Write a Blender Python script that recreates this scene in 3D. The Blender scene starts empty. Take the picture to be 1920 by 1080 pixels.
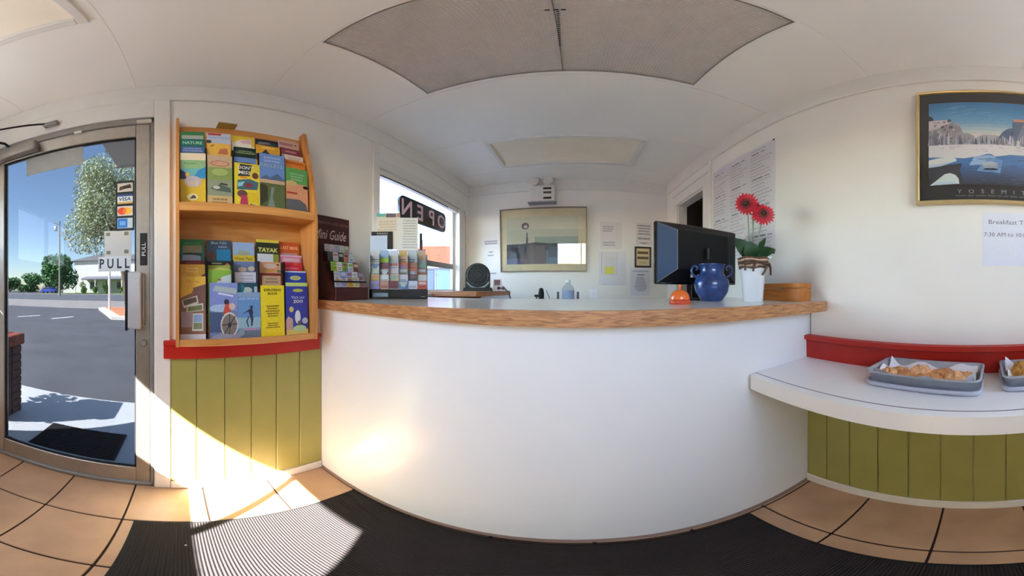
import bpy, bmesh, math, random
from mathutils import Matrix, Vector
R = math.radians
random.seed(7)
SC = bpy.context.scene
COL = SC.collection

# ------------------------------------------------------------------ camera, sky, sun, exposure
cam_d = bpy.data.cameras.new('camera')
cam = bpy.data.objects.new('camera', cam_d); COL.objects.link(cam)
cam.location = (0, 0, 1.14)
cam.rotation_euler = (R(90), 0, 0)
cam_d.type = 'PANO'
cam_d.panorama_type = 'EQUIRECTANGULAR'
cam_d.longitude_min, cam_d.longitude_max = -2.2774, 1.7758
cam_d.latitude_min, cam_d.latitude_max = -1.1379, 1.1421
cam_d.clip_start = 0.02; cam_d.clip_end = 500
SC.camera = cam

world = bpy.data.worlds.new('sky'); SC.world = world
world.use_nodes = True
wn = world.node_tree.nodes; wl = world.node_tree.links
wn.clear()
w_out = wn.new('ShaderNodeOutputWorld'); w_bg = wn.new('ShaderNodeBackground'); w_sky = wn.new('ShaderNodeTexSky')
w_sky.sky_type = 'NISHITA'; w_sky.sun_disc = False
w_sky.sun_elevation = R(39.5); w_sky.sun_rotation = R(147.6)
w_sky.air_density = 1.0; w_sky.dust_density = 0.6; w_sky.ozone_density = 2.0
w_bg.inputs['Strength'].default_value = 1.55
wl.new(w_sky.outputs[0], w_bg.inputs[0]); wl.new(w_bg.outputs[0], w_out.inputs[0])

sun_d = bpy.data.lights.new('sun', 'SUN'); sun = bpy.data.objects.new('sun', sun_d); COL.objects.link(sun)
sun_d.energy = 62.0; sun_d.angle = R(0.45); sun_d.color = (1.0, 0.98, 0.955)
sun.rotation_euler = Vector((0.635, -1.0, 0.977)).to_track_quat('Z', 'Y').to_euler()
sun.location = (6, -10, 10)

SC.view_settings.view_transform = 'Standard'
SC.view_settings.look = 'None'
SC.view_settings.gamma = 1.0
SC.view_settings.use_curve_mapping = False
SC.view_settings.exposure = 1.0
SC.cycles.max_bounces = 12; SC.cycles.diffuse_bounces = 8; SC.cycles.transparent_max_bounces = 16
SC.cycles.caustics_reflective = False; SC.cycles.caustics_refractive = False
SC.cycles.sample_clamp_indirect = 8.0

# ------------------------------------------------------------------ materials
def lin(c):
    return tuple(((x/255)/12.92 if x/255 <= .04045 else ((x/255+.055)/1.055)**2.4) for x in c)
_mc = {}
def mat(name, rgb, rough=.6, metal=0., spec=.5, var=.06, scale=14., bump=0., bscale=80., coat=0., stretch=None):
    """procedural painted/plain surface: noise-varied colour, optional fine relief"""
    key = (name,)
    if key in _mc: return _mc[key]
    m = bpy.data.materials.new(name); m.use_nodes = True
    nt = m.node_tree; b = nt.nodes['Principled BSDF']
    b.inputs['Roughness'].default_value = rough; b.inputs['Metallic'].default_value = metal
    b.inputs['Specular IOR Level'].default_value = spec
    if coat: b.inputs['Coat Weight'].default_value = coat; b.inputs['Coat Roughness'].default_value = .08
    L = lin(rgb)
    tc = nt.nodes.new('ShaderNodeTexCoord'); nz = nt.nodes.new('ShaderNodeTexNoise')
    nz.inputs['Scale'].default_value = scale; nz.inputs['Detail'].default_value = 4
    vec = tc.outputs['Object']
    if stretch:
        mp = nt.nodes.new('ShaderNodeMapping'); mp.inputs['Scale'].default_value = stretch
        nt.links.new(vec, mp.inputs[0]); vec = mp.outputs[0]
    nt.links.new(vec, nz.inputs['Vector'])
    rp = nt.nodes.new('ShaderNodeValToRGB')
    rp.color_ramp.elements[0].position = .3; rp.color_ramp.elements[1].position = .7
    rp.color_ramp.elements[0].color = (*[max(0, x*(1-var)) for x in L], 1)
    rp.color_ramp.elements[1].color = (*[min(1, x*(1+var)) for x in L], 1)
    nt.links.new(nz.outputs[0], rp.inputs[0]); nt.links.new(rp.outputs[0], b.inputs['Base Color'])
    if bump:
        n2 = nt.nodes.new('ShaderNodeTexNoise'); n2.inputs['Scale'].default_value = bscale
        nt.links.new(vec, n2.inputs['Vector'])
        bp = nt.nodes.new('ShaderNodeBump'); bp.inputs['Strength'].default_value = bump; bp.inputs['Distance'].default_value = .002
        nt.links.new(n2.outputs[0], bp.inputs['Height']); nt.links.new(bp.outputs[0], b.inputs['Normal'])
    _mc[key] = m
    return m
def ink(rgb, rough=.45):
    rgb = tuple(int(x) for x in rgb)
    return mat('ink_%d_%d_%d' % rgb, rgb, rough, var=(.03 if min(rgb) > 185 else .09), scale=150.)
def glass(name, tint, gloss=1.0):
    m = bpy.data.materials.new(name); m.use_nodes = True; nt = m.node_tree; nt.nodes.clear()
    o = nt.nodes.new('ShaderNodeOutputMaterial'); t = nt.nodes.new('ShaderNodeBsdfTransparent'); g = nt.nodes.new('ShaderNodeBsdfGlossy')
    mx = nt.nodes.new('ShaderNodeMixShader'); fr = nt.nodes.new('ShaderNodeFresnel'); fr.inputs[0].default_value = 1.45
    mu = nt.nodes.new('ShaderNodeMath'); mu.operation = 'MULTIPLY'; mu.inputs[1].default_value = gloss
    t.inputs[0].default_value = (*tint, 1); g.inputs['Roughness'].default_value = .02
    ge = nt.nodes.new('ShaderNodeNewGeometry'); ma = nt.nodes.new('ShaderNodeMath'); ma.operation = 'MULTIPLY_ADD'      # same index entering and leaving the thin pane
    ma.inputs[1].default_value = 1/1.45-1.45; ma.inputs[2].default_value = 1.45
    nt.links.new(ge.outputs['Backfacing'], ma.inputs[0]); nt.links.new(ma.outputs[0], fr.inputs[0])
    nt.links.new(fr.outputs[0], mu.inputs[0]); nt.links.new(mu.outputs[0], mx.inputs[0])
    nt.links.new(t.outputs[0], mx.inputs[1]); nt.links.new(g.outputs[0], mx.inputs[2]); nt.links.new(mx.outputs[0], o.inputs[0])
    return m
def wood(name, dark, light, axis=1, rough=.4, rings=18.):
    m = bpy.data.materials.new(name); m.use_nodes = True; nt = m.node_tree; b = nt.nodes['Principled BSDF']
    tc = nt.nodes.new('ShaderNodeTexCoord'); mp = nt.nodes.new('ShaderNodeMapping')
    s = [rings]*3; s[axis] = rings*.09; mp.inputs['Scale'].default_value = s
    nz = nt.nodes.new('ShaderNodeTexNoise'); nz.inputs['Scale'].default_value = 2.2; nz.inputs['Detail'].default_value = 7; nz.inputs['Distortion'].default_value = .8
    rp = nt.nodes.new('ShaderNodeValToRGB')
    rp.color_ramp.elements[0].position = .32; rp.color_ramp.elements[1].position = .68
    rp.color_ramp.elements[0].color = (*lin(dark), 1); rp.color_ramp.elements[1].color = (*lin(light), 1)
    nt.links.new(tc.outputs['Object'], mp.inputs[0]); nt.links.new(mp.outputs[0], nz.inputs['Vector'])
    nt.links.new(nz.outputs[0], rp.inputs[0]); nt.links.new(rp.outputs[0], b.inputs['Base Color'])
    b.inputs['Roughness'].default_value = rough
    return m
def cloth(name, rgb, trans):
    m = bpy.data.materials.new(name); m.use_nodes = True; nt = m.node_tree; nt.nodes.clear()
    o = nt.nodes.new('ShaderNodeOutputMaterial'); d = nt.nodes.new('ShaderNodeBsdfDiffuse'); t = nt.nodes.new('ShaderNodeBsdfTranslucent'); mx = nt.nodes.new('ShaderNodeMixShader')
    wv = nt.nodes.new('ShaderNodeTexWave'); wv.inputs['Scale'].default_value = 300; rp = nt.nodes.new('ShaderNodeValToRGB')
    L = lin(rgb); rp.color_ramp.elements[0].color = (*[x*.94 for x in L], 1); rp.color_ramp.elements[1].color = (*L, 1)
    nt.links.new(wv.outputs[0], rp.inputs[0]); nt.links.new(rp.outputs[0], d.inputs[0]); nt.links.new(rp.outputs[0], t.inputs[0])
    mx.inputs[0].default_value = trans
    nt.links.new(d.outputs[0], mx.inputs[1]); nt.links.new(t.outputs[0], mx.inputs[2]); nt.links.new(mx.outputs[0], o.inputs[0])
    return m

M_wall = mat('wall_paint', (236, 231, 223), .55, var=.02, scale=3, bump=.15, bscale=160)
M_ceil = mat('ceiling_paint', (242, 239, 234), .7, var=.02, scale=3, bump=.1, bscale=120)
M_trim = mat('trim_paint', (228, 224, 217), .4, var=.02)
M_tile = mat('terracotta_tile', (200, 161, 128), .38, var=.13, scale=5, bump=.12, bscale=60)
M_grout = mat('dark_grout', (52, 36, 30), .9)
M_olive = mat('olive_paint', (158, 153, 84), .42, var=.05, scale=6)
M_red = mat('red_paint', (182, 28, 14), .45, var=.06)
M_lam = mat('white_laminate', (236, 236, 236), .26, var=.012, scale=5)
M_lamtop = mat('grey_white_laminate', (222, 220, 212), .16, var=.02, scale=5)
M_alu = mat('brushed_aluminium', (176, 170, 162), .38, metal=.85, var=.06, scale=30)
M_alu_d = mat('dull_aluminium', (150, 144, 138), .5, metal=.6, var=.08, scale=20)
M_black = mat('black_plastic', (15, 15, 17), .45, spec=.3)
M_gloss = mat('glossy_black', (12, 13, 16), .12, coat=.4)
M_rubber = mat('black_rubber', (24, 22, 22), .8)
M_mat = mat('mat_pile', (44, 37, 37), .95, var=.2, scale=160, bump=.4, bscale=400)
M_chrome = mat('chrome', (210, 210, 210), .15, metal=1.)
M_paper = mat('white_paper', (238, 236, 238), .6, var=.01)
M_oak = wood('honey_oak', (196, 128, 62), (222, 160, 92), axis=2, rings=14)
M_oak_h = wood('honey_oak_across', (196, 128, 62), (222, 160, 92), axis=1, rings=14)
M_edge = wood('worn_counter_edge', (146, 94, 58), (206, 152, 100), axis=0, rings=90)
M_brown = wood('dark_mahogany', (52, 18, 18), (78, 30, 26), axis=1)
M_box = wood('recipe_box_wood', (172, 98, 36), (206, 130, 58), axis=1)
M_shelf = wood('shelf_wood', (150, 92, 50), (190, 126, 74), axis=0)
G_door = glass('tinted_door_glass', (.225, .232, .237), .25)
G_clear = glass('clear_glass', (.93, .94, .94), 1.)
G_pic = glass('picture_glass', (.96, .96, .96), 1.3)

# ------------------------------------------------------------------ mesh builder
class MB:
    def __init__(s):
        s.v = []; s.f = []; s.mi = []; s.mats = []; s.sm = []; s.X = None
    def m(s, mt):
        if mt not in s.mats: s.mats.append(mt)
        return s.mats.index(mt)
    def add(s, vs, fs, mt, smooth=False):
        o = len(s.v); k = s.m(mt)
        for p in vs:
            p = Vector(p)
            if s.X is not None: p = s.X @ p
            s.v.append(tuple(p))
        for f in fs:
            s.f.append([o+i for i in f]); s.mi.append(k); s.sm.append(smooth)
        return s
    def box(s, x0, y0, z0, x1, y1, z1, mt, bev=0., seg=1):
        x0, x1 = sorted((x0, x1)); y0, y1 = sorted((y0, y1)); z0, z1 = sorted((z0, z1))
        if bev <= 0:
            vs = [(x0,y0,z0),(x1,y0,z0),(x1,y1,z0),(x0,y1,z0),(x0,y0,z1),(x1,y0,z1),(x1,y1,z1),(x0,y1,z1)]
            fs = [(0,3,2,1),(4,5,6,7),(0,1,5,4),(1,2,6,5),(2,3,7,6),(3,0,4,7)]
            return s.add(vs, fs, mt)
        bm = bmesh.new(); bmesh.ops.create_cube(bm, size=1)
        for q in bm.verts: q.co = Vector(((x0+x1)/2+q.co.x*(x1-x0), (y0+y1)/2+q.co.y*(y1-y0), (z0+z1)/2+q.co.z*(z1-z0)))
        bmesh.ops.bevel(bm, geom=bm.edges[:], offset=min(bev, .49*min(x1-x0, y1-y0, z1-z0)), segments=seg, profile=.5, affect='EDGES')
        bm.verts.index_update()
        s.add([q.co for q in bm.verts], [[q.index for q in f.verts] for f in bm.faces], mt, seg > 1)
        bm.free(); return s
    def prism(s, poly, ax, a, b, mt, smooth=False):
        """poly: 2D outline in the two axes other than ax (cyclic order x,y,z), extruded a..b"""
        n = len(poly)
        def P(p, t):
            return {'x': (t, p[0], p[1]), 'y': (p[0], t, p[1]), 'z': (p[0], p[1], t)}[ax]
        vs = [P(p, a) for p in poly]+[P(p, b) for p in poly]
        s.add(vs, [(i, (i+1) % n, n+(i+1) % n, n+i) for i in range(n)], mt, smooth)
        s.add(vs, [tuple(reversed(range(n))), tuple(range(n, 2*n))], mt)
        return s
    def tube(s, path, r, mt, n=8, caps=True):
        P = [Vector(p) for p in path]; rr = r if isinstance(r, (list, tuple)) else [r]*len(P)
        vs = []; up = None
        for i, p in enumerate(P):
            t = (P[min(i+1, len(P)-1)]-P[max(i-1, 0)]).normalized()
            if up is None: up = Vector((0, 0, 1)) if abs(t.z) < .9 else Vector((1, 0, 0))
            a = t.cross(up).normalized(); b2 = a.cross(t).normalized(); up = b2
            for k in range(n):
                th = 2*math.pi*k/n; vs.append(p+rr[i]*(math.cos(th)*a+math.sin(th)*b2))
        fs = [(i*n+k, i*n+(k+1) % n, (i+1)*n+(k+1) % n, (i+1)*n+k) for i in range(len(P)-1) for k in range(n)]
        s.add(vs, fs, mt, True)
        if caps: s.add(vs, [tuple(reversed(range(n))), tuple(range((len(P)-1)*n, len(P)*n))], mt)
        return s
    def lathe(s, prof, c, mt, n=28, smooth=True, sx=1., sy=1.):
        vs = []; m_ = len(prof)
        for r, z in prof:
            for k in range(n):
                th = 2*math.pi*k/n; vs.append((c[0]+sx*r*math.cos(th), c[1]+sy*r*math.sin(th), c[2]+z))
        fs = [(i*n+k, i*n+(k+1) % n, (i+1)*n+(k+1) % n, (i+1)*n+k) for i in range(m_-1) for k in range(n)]
        s.add(vs, fs, mt, smooth)
        s.add(vs, [tuple(reversed(range(n))), tuple(range((m_-1)*n, m_*n))], mt)
        return s
    def build(s, name, parent=None, origin=None):
        me = bpy.data.meshes.new(name)
        vs = s.v if origin is None else [(a-origin[0], b-origin[1], c-origin[2]) for a, b, c in s.v]
        me.from_pydata(vs, [], s.f)
        for mt in s.mats: me.materials.append(mt)
        me.polygons.foreach_set('material_index', s.mi); me.polygons.foreach_set('use_smooth', s.sm)
        me.update()
        o = bpy.data.objects.new(name, me); COL.objects.link(o)
        if origin is not None: o.location = origin
        if parent is not None: o.parent = parent
        return o
def tag(o, label, cat, group=None, kind=None):
    if label: o['label'] = label
    if cat: o['category'] = cat
    if group: o['group'] = group
    if kind: o['kind'] = kind
    return o
def thing(name, label, cat, loc=(0, 0, 0), rz=0., group=None):
    o = bpy.data.objects.new(name, None); COL.objects.link(o); o.empty_display_size = .05
    o.location = loc; o.rotation_euler = (0, 0, rz)
    return tag(o, label, cat, group)
def single(name, mb, label, cat, origin, group=None):
    return tag(mb.build(name, None, origin), label, cat, group)
def struct(name, mb, parent=None):
    o = mb.build(name, parent)
    if parent is None: o['kind'] = 'structure'
    return o
def struct_empty(name, loc=(0, 0, 0)):
    o = bpy.data.objects.new(name, None); COL.objects.link(o); o.location = loc; o.empty_display_size = .05
    o['kind'] = 'structure'; return o

# ------------------------------------------------------------------ flat print (lettering, pictures)
_tc = {}
def text_mesh(s, shear=0., bold=0.):
    k = (s, shear, bold)
    if k not in _tc:
        cu = bpy.data.curves.new('t', 'FONT'); cu.body = s; cu.size = 1.; cu.align_x = 'CENTER'; cu.align_y = 'CENTER'
        cu.shear = shear; cu.offset = bold; cu.resolution_u = 2; cu.fill_mode = 'FRONT'
        ob = bpy.data.objects.new('t', cu)
        me = ob.to_mesh()
        vs = [tuple(v.co) for v in me.vertices]; fs = [tuple(p.vertices) for p in me.polygons]
        ob.to_mesh_clear(); bpy.data.objects.remove(ob); bpy.data.curves.remove(cu)
        xs = [v[0] for v in vs] or [0]; ys = [v[1] for v in vs] or [0]
        cx, cy = (min(xs)+max(xs))/2, (min(ys)+max(ys))/2
        _tc[k] = ([(v[0]-cx, v[1]-cy) for v in vs], fs, max(xs)-min(xs), max(ys)-min(ys))
    return _tc[k]
def printed(mb, ops, F, W, H, off0=.0004, step=.00015):
    """ops in (u,v) of a W x H face; F(u,v,offset) -> point.  r rect, e ellipse, p polygon, t text, l rows of small type"""
    off = off0
    for op in ops:
        k = op[0]
        if k == 'r':
            _, a, b, c, d, col = op; mb.add([F(a,b,off), F(c,b,off), F(c,d,off), F(a,d,off)], [(0,1,2,3)], ink(col))
        elif k == 'e':
            _, cu, cv, ru, rv, col = op; n = 18
            mb.add([F(cu+ru*math.cos(2*math.pi*i/n), cv+rv*math.sin(2*math.pi*i/n), off) for i in range(n)], [tuple(range(n))], ink(col))
        elif k == 'p':
            mb.add([F(u, v, off) for u, v in op[1]], [tuple(range(len(op[1])))], ink(op[2]))
        elif k == 't':
            _, tx, cu, cv, h, col = op[:6]; mw = op[6] if len(op) > 6 else .92
            rot = op[7] if len(op) > 7 else 0; sh = op[8] if len(op) > 8 else 0.; bo = op[9] if len(op) > 9 else 0.
            vs, fs, tw, th = text_mesh(tx, sh, bo)
            sy = h*(W if rot else H)/max(th, 1e-6); sx = min(sy*1.15, mw*(H if rot else W)/max(tw, 1e-6))
            pts = []
            for x, y in vs:
                x *= sx; y *= sy
                if rot: x, y = -y, x
                pts.append(F(cu+x/W, cv+y/H, off))
            mb.add(pts, fs, ink(col))
        elif k == 'l':
            _, u0, v0, u1, v1, n, col = op[:7]; rag = op[7] if len(op) > 7 else .3
            for i in range(n):
                v = v1-(i+.5)*(v1-v0)/n; hh = (v1-v0)/n*.28; a = random.uniform(0, rag)*(u1-u0)/2
                cc = op[8] if len(op) > 8 else True
                x0 = u0+a if cc else u0; x1 = u1-a if cc else u1-2*a
                u = x0
                while u < x1:
                    w = random.uniform(.04, .12)*(u1-u0)*1.2; e = min(u+w, x1)
                    mb.add([F(u, v-hh, off), F(e, v-hh, off), F(e, v+hh, off), F(u, v+hh, off)], [(0,1,2,3)], ink(col)); u = e+.02*(u1-u0)
        off += step
    return mb
# faces of the room: seen from inside, u runs to the viewer's right
def face_left(X, Y0, Z0, W, H, lean=0.): return lambda u, v, o: (X+o-lean*v, Y0+u*W, Z0+v*H)
def face_right(X, Y0, Z0, W, H): return lambda u, v, o: (X-o, Y0-u*W, Z0+v*H)
def face_back(Y, X0, Z0, W, H): return lambda u, v, o: (X0+u*W, Y-o, Z0+v*H)

# ------------------------------------------------------------------ room
XL, XR, YB, YF, ZC = -1.147, .976, 2.555, -1.40, 2.313
TH = .09
ZM = 2.19                                                       # underside of the cornice band
DY0, DY1, DZ = -1.04, -.112, 2.06                               # entrance door opening in the left wall
WY0, WY1, WZ0, WZ1 = 1.163, 2.30, 1.10, 1.985                   # back window in the left wall
OY0, OY1, OZ = 1.74, 2.27, 1.985                                # doorway in the right wall

# floor: grout bed and single tiles
m = MB(); m.box(XL-TH, YF-.06, -.10, XR+1.5, YB+.09, -.006, M_grout); floor = struct('floor', m)
gx = [-1.165+.305*i for i in range(9)]; gy = [-1.415+.305*i for i in range(14)]
for i in range(8):
    for j in range(13):
        x0, x1 = max(gx[i], XL)+.004, min(gx[i+1], XR)-.004; y0, y1 = max(gy[j], YF)+.004, min(gy[j+1], YB)-.004
        if x1-x0 < .01 or y1-y0 < .01: continue
        t = MB(); t.box(x0, y0, -.010, x1, y1, 0, M_tile, .0025); t.build('floor_tile', floor)

# ceiling: backing slab with recesses, single boards in front
ceil = MB()
def slab(y0, y1, x0=XL-TH, x1=XR+.09): ceil.box(x0, y0, ZC+.003, x1, y1, ZC+.06, M_ceil)
EG = (-.667, .507, .43, 1.005); LB = (-.63, .483, 1.69, 2.15); LF = (-.61, .56, -.80, -.237)
ys = YF-.06
for (a, b, c, d) in (LF, EG, LB):
    slab(ys, c); slab(c, d, x1=a); slab(c, d, x0=b); ys = d
slab(ys, YB+.09)
ceil.box(XL-TH, YF-.06, ZC+.16, XR+.09, YB+.09, ZC+.20, M_ceil)
ceiling = struct('ceiling', ceil)
rows = [YF, -.80, -.19, .42, 1.03, 1.64, 2.25, YB]
for r0, r1 in zip(rows[:-1], rows[1:]):
    holes = [h for h in (LF, EG, LB) if h[2] < r1-.01 and h[3] > r0+.01]
    y0, y1 = r0+.0015, r1-.0015
    pieces = []
    if not holes: pieces = [(XL, y0, XR, y1)]
    else:
        a, b, c, d = holes[0]; c = max(c, y0); d = min(d, y1)
        pieces = [(XL, y0, a, y1), (b, y0, XR, y1)]
        if c-y0 > .004: pieces.append((a, y0, b, c))
        if y1-d > .004: pieces.append((a, d, b, y1))
    for p in pieces:
        t = MB(); t.box(p[0], p[1], ZC, p[2], p[3], ZC+.004, M_ceil, .001); t.build('ceiling_board', ceiling)

# walls
w = MB()
w.box(XL-TH, YF-.06, -.1, XL, DY0, ZC+.06, M_wall); w.box(XL-TH, DY0, DZ, XL, DY1, ZC+.06, M_wall)
w.box(XL-TH, DY1, -.1, XL, WY0, ZC+.06, M_wall); w.box(XL-TH, WY0, -.1, XL, WY1, WZ0, M_wall)
w.box(XL-TH, WY0, WZ1, XL, WY1, ZC+.06, M_wall); w.box(XL-TH, WY1, -.1, XL, YB+.09, ZC+.06, M_wall)
wall_left = struct('wall_left', w)
w = MB()
w.box(XR, YF-.06, -.1, XR+.09, OY0, ZC+.06, M_wall); w.box(XR, OY0, OZ, XR+.09, OY1, ZC+.06, M_wall); w.box(XR, OY1, -.1, XR+.09, YB+.09, ZC+.06, M_wall)
wall_right = struct('wall_right', w)
t = MB(); t.box(XL-TH, YF-.06, 2.52, 7.5, YB+.09, 8.6, mat('shade_block_stucco', (206, 198, 184), .85)); t.box(XR+.09, YF-.06, -.1, 7.5, YF+.04, 2.52, bpy.data.materials['shade_block_stucco']); struct('wall_added_shade_block', t)  # unseen upper storey added to shade the shopfront
w = MB(); w.box(XL, YB, -.1, XR, YB+.09, ZC+.06, M_wall); wall_back = struct('wall_back', w)
# front wall (behind the camera): clear transom above, added curtained panes below for soft light
FX0, FX1, FZ0, FZ1 = -.45, .664, 1.418, 1.944
CX0, CX1, CZ0, CZ1 = -1.05, .90, .16, 1.37
w = MB(); FY = YF-.06
w.box(XL, FY, -.1, XR, YF, CZ0, M_wall); w.box(XL, FY, CZ0, CX0, YF, CZ1, M_wall); w.box(CX1, FY, CZ0, XR, YF, CZ1, M_wall)
w.box(XL, FY, CZ1, XR, YF, FZ0, M_wall)
w.box(XL, FY, FZ0, CX0, YF, FZ1, M_wall); w.box(CX1, FY, FZ0, XR, YF, FZ1, M_wall)
w.box(FX0-.06, FY, FZ0, FX0, YF, FZ1, M_wall); w.box(FX1, FY, FZ0, FX1+.04, YF, FZ1, M_wall); w.box(XL, FY, FZ1, XR, YF, ZC+.06, M_wall)
wall_front = struct('wall_front', w)
win2 = struct_empty('window_2', (0, YF-.03, CZ0))
def pl(mb, name, par): return mb.build(name, par, tuple(par.location))
def child(name, mb, par, label=None):
    """part whose mesh was laid out in world coordinates, under an unrotated thing"""
    o = mb.build(name, par)
    o.data.transform(Matrix.Translation(-Vector(par.location)))
    if label: o['label'] = label
    return o
t = MB(); t.box(FX0, YF-.034, FZ0, FX1, YF-.030, FZ1, G_clear); child('transom_pane', t, win2)
t = MB(); t.box(.134, YF-.05, FZ0, .164, YF-.015, FZ1, M_trim); child('mullion', t, win2)
t = MB(); t.box(CX0, YF-.040, CZ0, CX1, YF-.036, CZ1, G_clear); child('added_lower_pane', t, win2)
M_curt = cloth('added_curtain_cloth', (150, 148, 146), .05)  # curtains and their panes are unseen, added to give soft fill light
for a, b in ((CX0, FX0-.06), (FX1+.04, CX1)):
    t = MB(); t.box(a, YF-.040, FZ0, b, YF-.036, FZ1, G_clear); child('side_pane', t, win2)
for a, b, l_ in ((CX0-.02, FX0-.01, 'added white side curtain left of the clear transom'), (FX1+.005, CX1+.02, 'added white side curtain right of the clear transom')):
    t = MB(); n = 30; vs = []
    for i in range(n+1):
        x = a+(b-a)*i/n; y = YF+.016+.010*math.sin(i*.9); vs += [(x, y, FZ0-.02), (x, y, FZ1+.03)]
    t.add(vs, [(2*i, 2*i+2, 2*i+3, 2*i+1) for i in range(n)], M_curt, True)
    single('added_side_curtain', t, l_, 'curtain', ((a+b)/2, YF+.016, FZ0-.02))
t = MB(); n = 120
vs = []
for i in range(n+1):
    x = CX0-.03+(CX1-CX0+.06)*i/n; y = YF+.02+.012*math.sin(i*.9)
    vs += [(x, y, CZ0-.03), (x, y, CZ1+.02)]
t.add(vs, [(2*i, 2*i+2, 2*i+3, 2*i+1) for i in range(n)], M_curt, True)
single('added_cafe_curtain', t, 'added white cafe curtain over the lower panes of the front window', 'curtain', (0, YF+.02, CZ0-.03))
# right-hand back room beyond the doorway
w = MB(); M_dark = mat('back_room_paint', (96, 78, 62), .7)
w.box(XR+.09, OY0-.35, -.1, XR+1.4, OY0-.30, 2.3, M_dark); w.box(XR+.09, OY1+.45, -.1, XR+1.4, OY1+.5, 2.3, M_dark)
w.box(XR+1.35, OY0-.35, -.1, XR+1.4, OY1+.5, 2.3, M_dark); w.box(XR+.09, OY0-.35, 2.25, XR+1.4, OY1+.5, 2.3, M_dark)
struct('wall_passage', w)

# cornice bands under the ceiling
for nm, bx in (('trim_1', (XL, YF, ZM, XL+.014, YB, ZC)), ('trim_2', (XR-.014, YF, ZM, XR, YB, ZC)), ('trim_3', (XL+.014, YB-.014, ZM, XR-.014, YB, ZC)), ('trim_4', (XL+.014, YF, ZM, XR-.014, YF+.014, ZC))):
    t = MB(); t.box(*bx, M_trim, .004); struct(nm, t)
# tongue and groove wainscot, red rails, baseboards
YC0 = .722                                                       # where the counter front meets the left wall
jl = [-.036, .081, .211, .337, .464, .591, YC0]
for a, b in zip(jl[:-1], jl[1:]):
    t = MB(); t.box(XL, a+.0012, .055, XL+.012, b-.0012, .83, M_olive, .003); t.build('wainscot_board', wall_left)
jr = [.736, .627, .51, .379, .25, .122, -.004, -.129, -.256, -.383, -.51, -.637, -.764, -.89, -1.017, -1.144, -1.27, YF]
for b, a in zip(jr[:-1], jr[1:]):
    t = MB(); t.box(XR-.012, a+.0012, .055, XR, b-.0012, .83, M_olive, .003); t.build('wainscot_board', wall_right)
t = MB(); t.box(XL, -.036, 0, XL+.022, YC0, .055, M_trim, .006); struct('baseboard_left', t)
t = MB(); t.box(XR-.022, YF, 0, XR, .738, .058, M_trim, .006); struct('baseboard_right', t)
t = MB(); t.prism([(XL, .82), (XL+.028, .82), (XL+.030, .885), (XL+.046, .889), (XL+.046, .905), (XL, .905)], 'y', -.066, .70, M_red); struct('trim_5', t)
t = MB(); t.prism([(XR, .80), (XR-.018, .80), (XR-.020, .893), (XR-.036, .898), (XR-.036, .918), (XR, .918)], 'y', YF, .738, M_red); struct('trim_6', t)
# white casing between door and rack, head casing over the door
t = MB(); t.box(XL, DY1+.003, 0, XL+.016, -.036, ZM, M_trim, .004); struct('trim_7', t)
t = MB(); t.box(XL, DY0-.09, DZ+.004, XL+.012, DY1+.003, ZM, M_trim, .003); struct('trim_8', t)
t = MB(); t.box(XL, DY0-.09, 0, XL+.016, DY0-.003, DZ, M_trim, .004); struct('trim_9', t)

# ------------------------------------------------------------------ entrance door (left wall)
d1 = struct_empty('door_1', (XL-.02, -.57, 0))
t = MB()
t.box(XL-.06, DY1-.014, 0, XL+.004, DY1+.002, DZ+.004, M_alu_d, .002); t.box(XL-.06, DY0-.002, 0, XL+.004, DY0+.014, DZ+.004, M_alu_d, .002)
t.box(XL-.06, DY0, DZ-.035, XL+.004, DY1, DZ+.006, M_alu_d, .002); t.box(XL-.09, DY0, -.004, XL+.004, DY1, .022, M_alu_d, .004)
child('door_frame', t, d1)
GX = XL-.022
SR0, SR1, SL0, SL1 = -.195, -.129, -1.020, -.948
for a, b in ((SR0, SR1), (SL0, SL1)):
    t = MB(); t.box(XL-.045, a, .03, XL, b, 2.020, M_alu, .003); child('stile', t, d1)
t = MB(); t.box(XL-.044, SL1, .03, XL-.001, SR0, .141, M_alu, .003); child('bottom_rail', t, d1)
t = MB(); t.box(XL-.044, SL1, 1.940, XL-.001, SR0, 2.020, M_alu, .003); child('top_rail', t, d1)
t = MB(); t.box(GX-.003, SL1-.005, .136, GX+.003, SR0+.005, 1.945, G_door); child('door_glass', t, d1, 'grey tinted glass pane')
t = MB()
for a, b, c, d in ((SL1, .141, SL1+.010, 1.94), (SR0-.008, .141, SR0, 1.94), (SL1, .141, SR0, .149), (SL1, 1.932, SR0, 1.94)):
    t.box(GX+.002, a, b, GX+.010, c, d, M_rubber)
child('glazing_gasket', t, d1)
t = MB(); t.box(XL, -.228, .956, XL+.034, -.166, 1.217, mat('satin_pull_plate', (196, 196, 198), .3, metal=.5), .006); t.box(XL+.0, -.166, .97, XL+.020, -.152, 1.205, M_alu_d, .002)
child('push_plate', t, d1, 'pale grey boxed push plate')
t = MB(); t.box(XL-.02, -.243, .945, XL+.02, -.231, 1.225, M_black, .002); child('black_strip', t, d1, 'black bar')  # upright black strip beside the push plate
t = MB(); t.X = Matrix.Translation((XL, -.160, .887)) @ Matrix.Rotation(R(90), 4, 'Y'); t.lathe([(.018, 0), (.018, .006), (.013, .009), (.012, .012)], (0, 0, 0), M_alu_d, 20); child('lock_cylinder', t, d1)
t = MB(); t.box(XL-.001, -.19, 2.022, XL+.018, -.12, 2.045, mat('pale_latch', (214, 208, 190), .4), .004); t.box(XL-.001, -.50, 2.012, XL+.012, -.46, 2.028, M_trim, .003); child('top_catch', t, d1)
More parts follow.
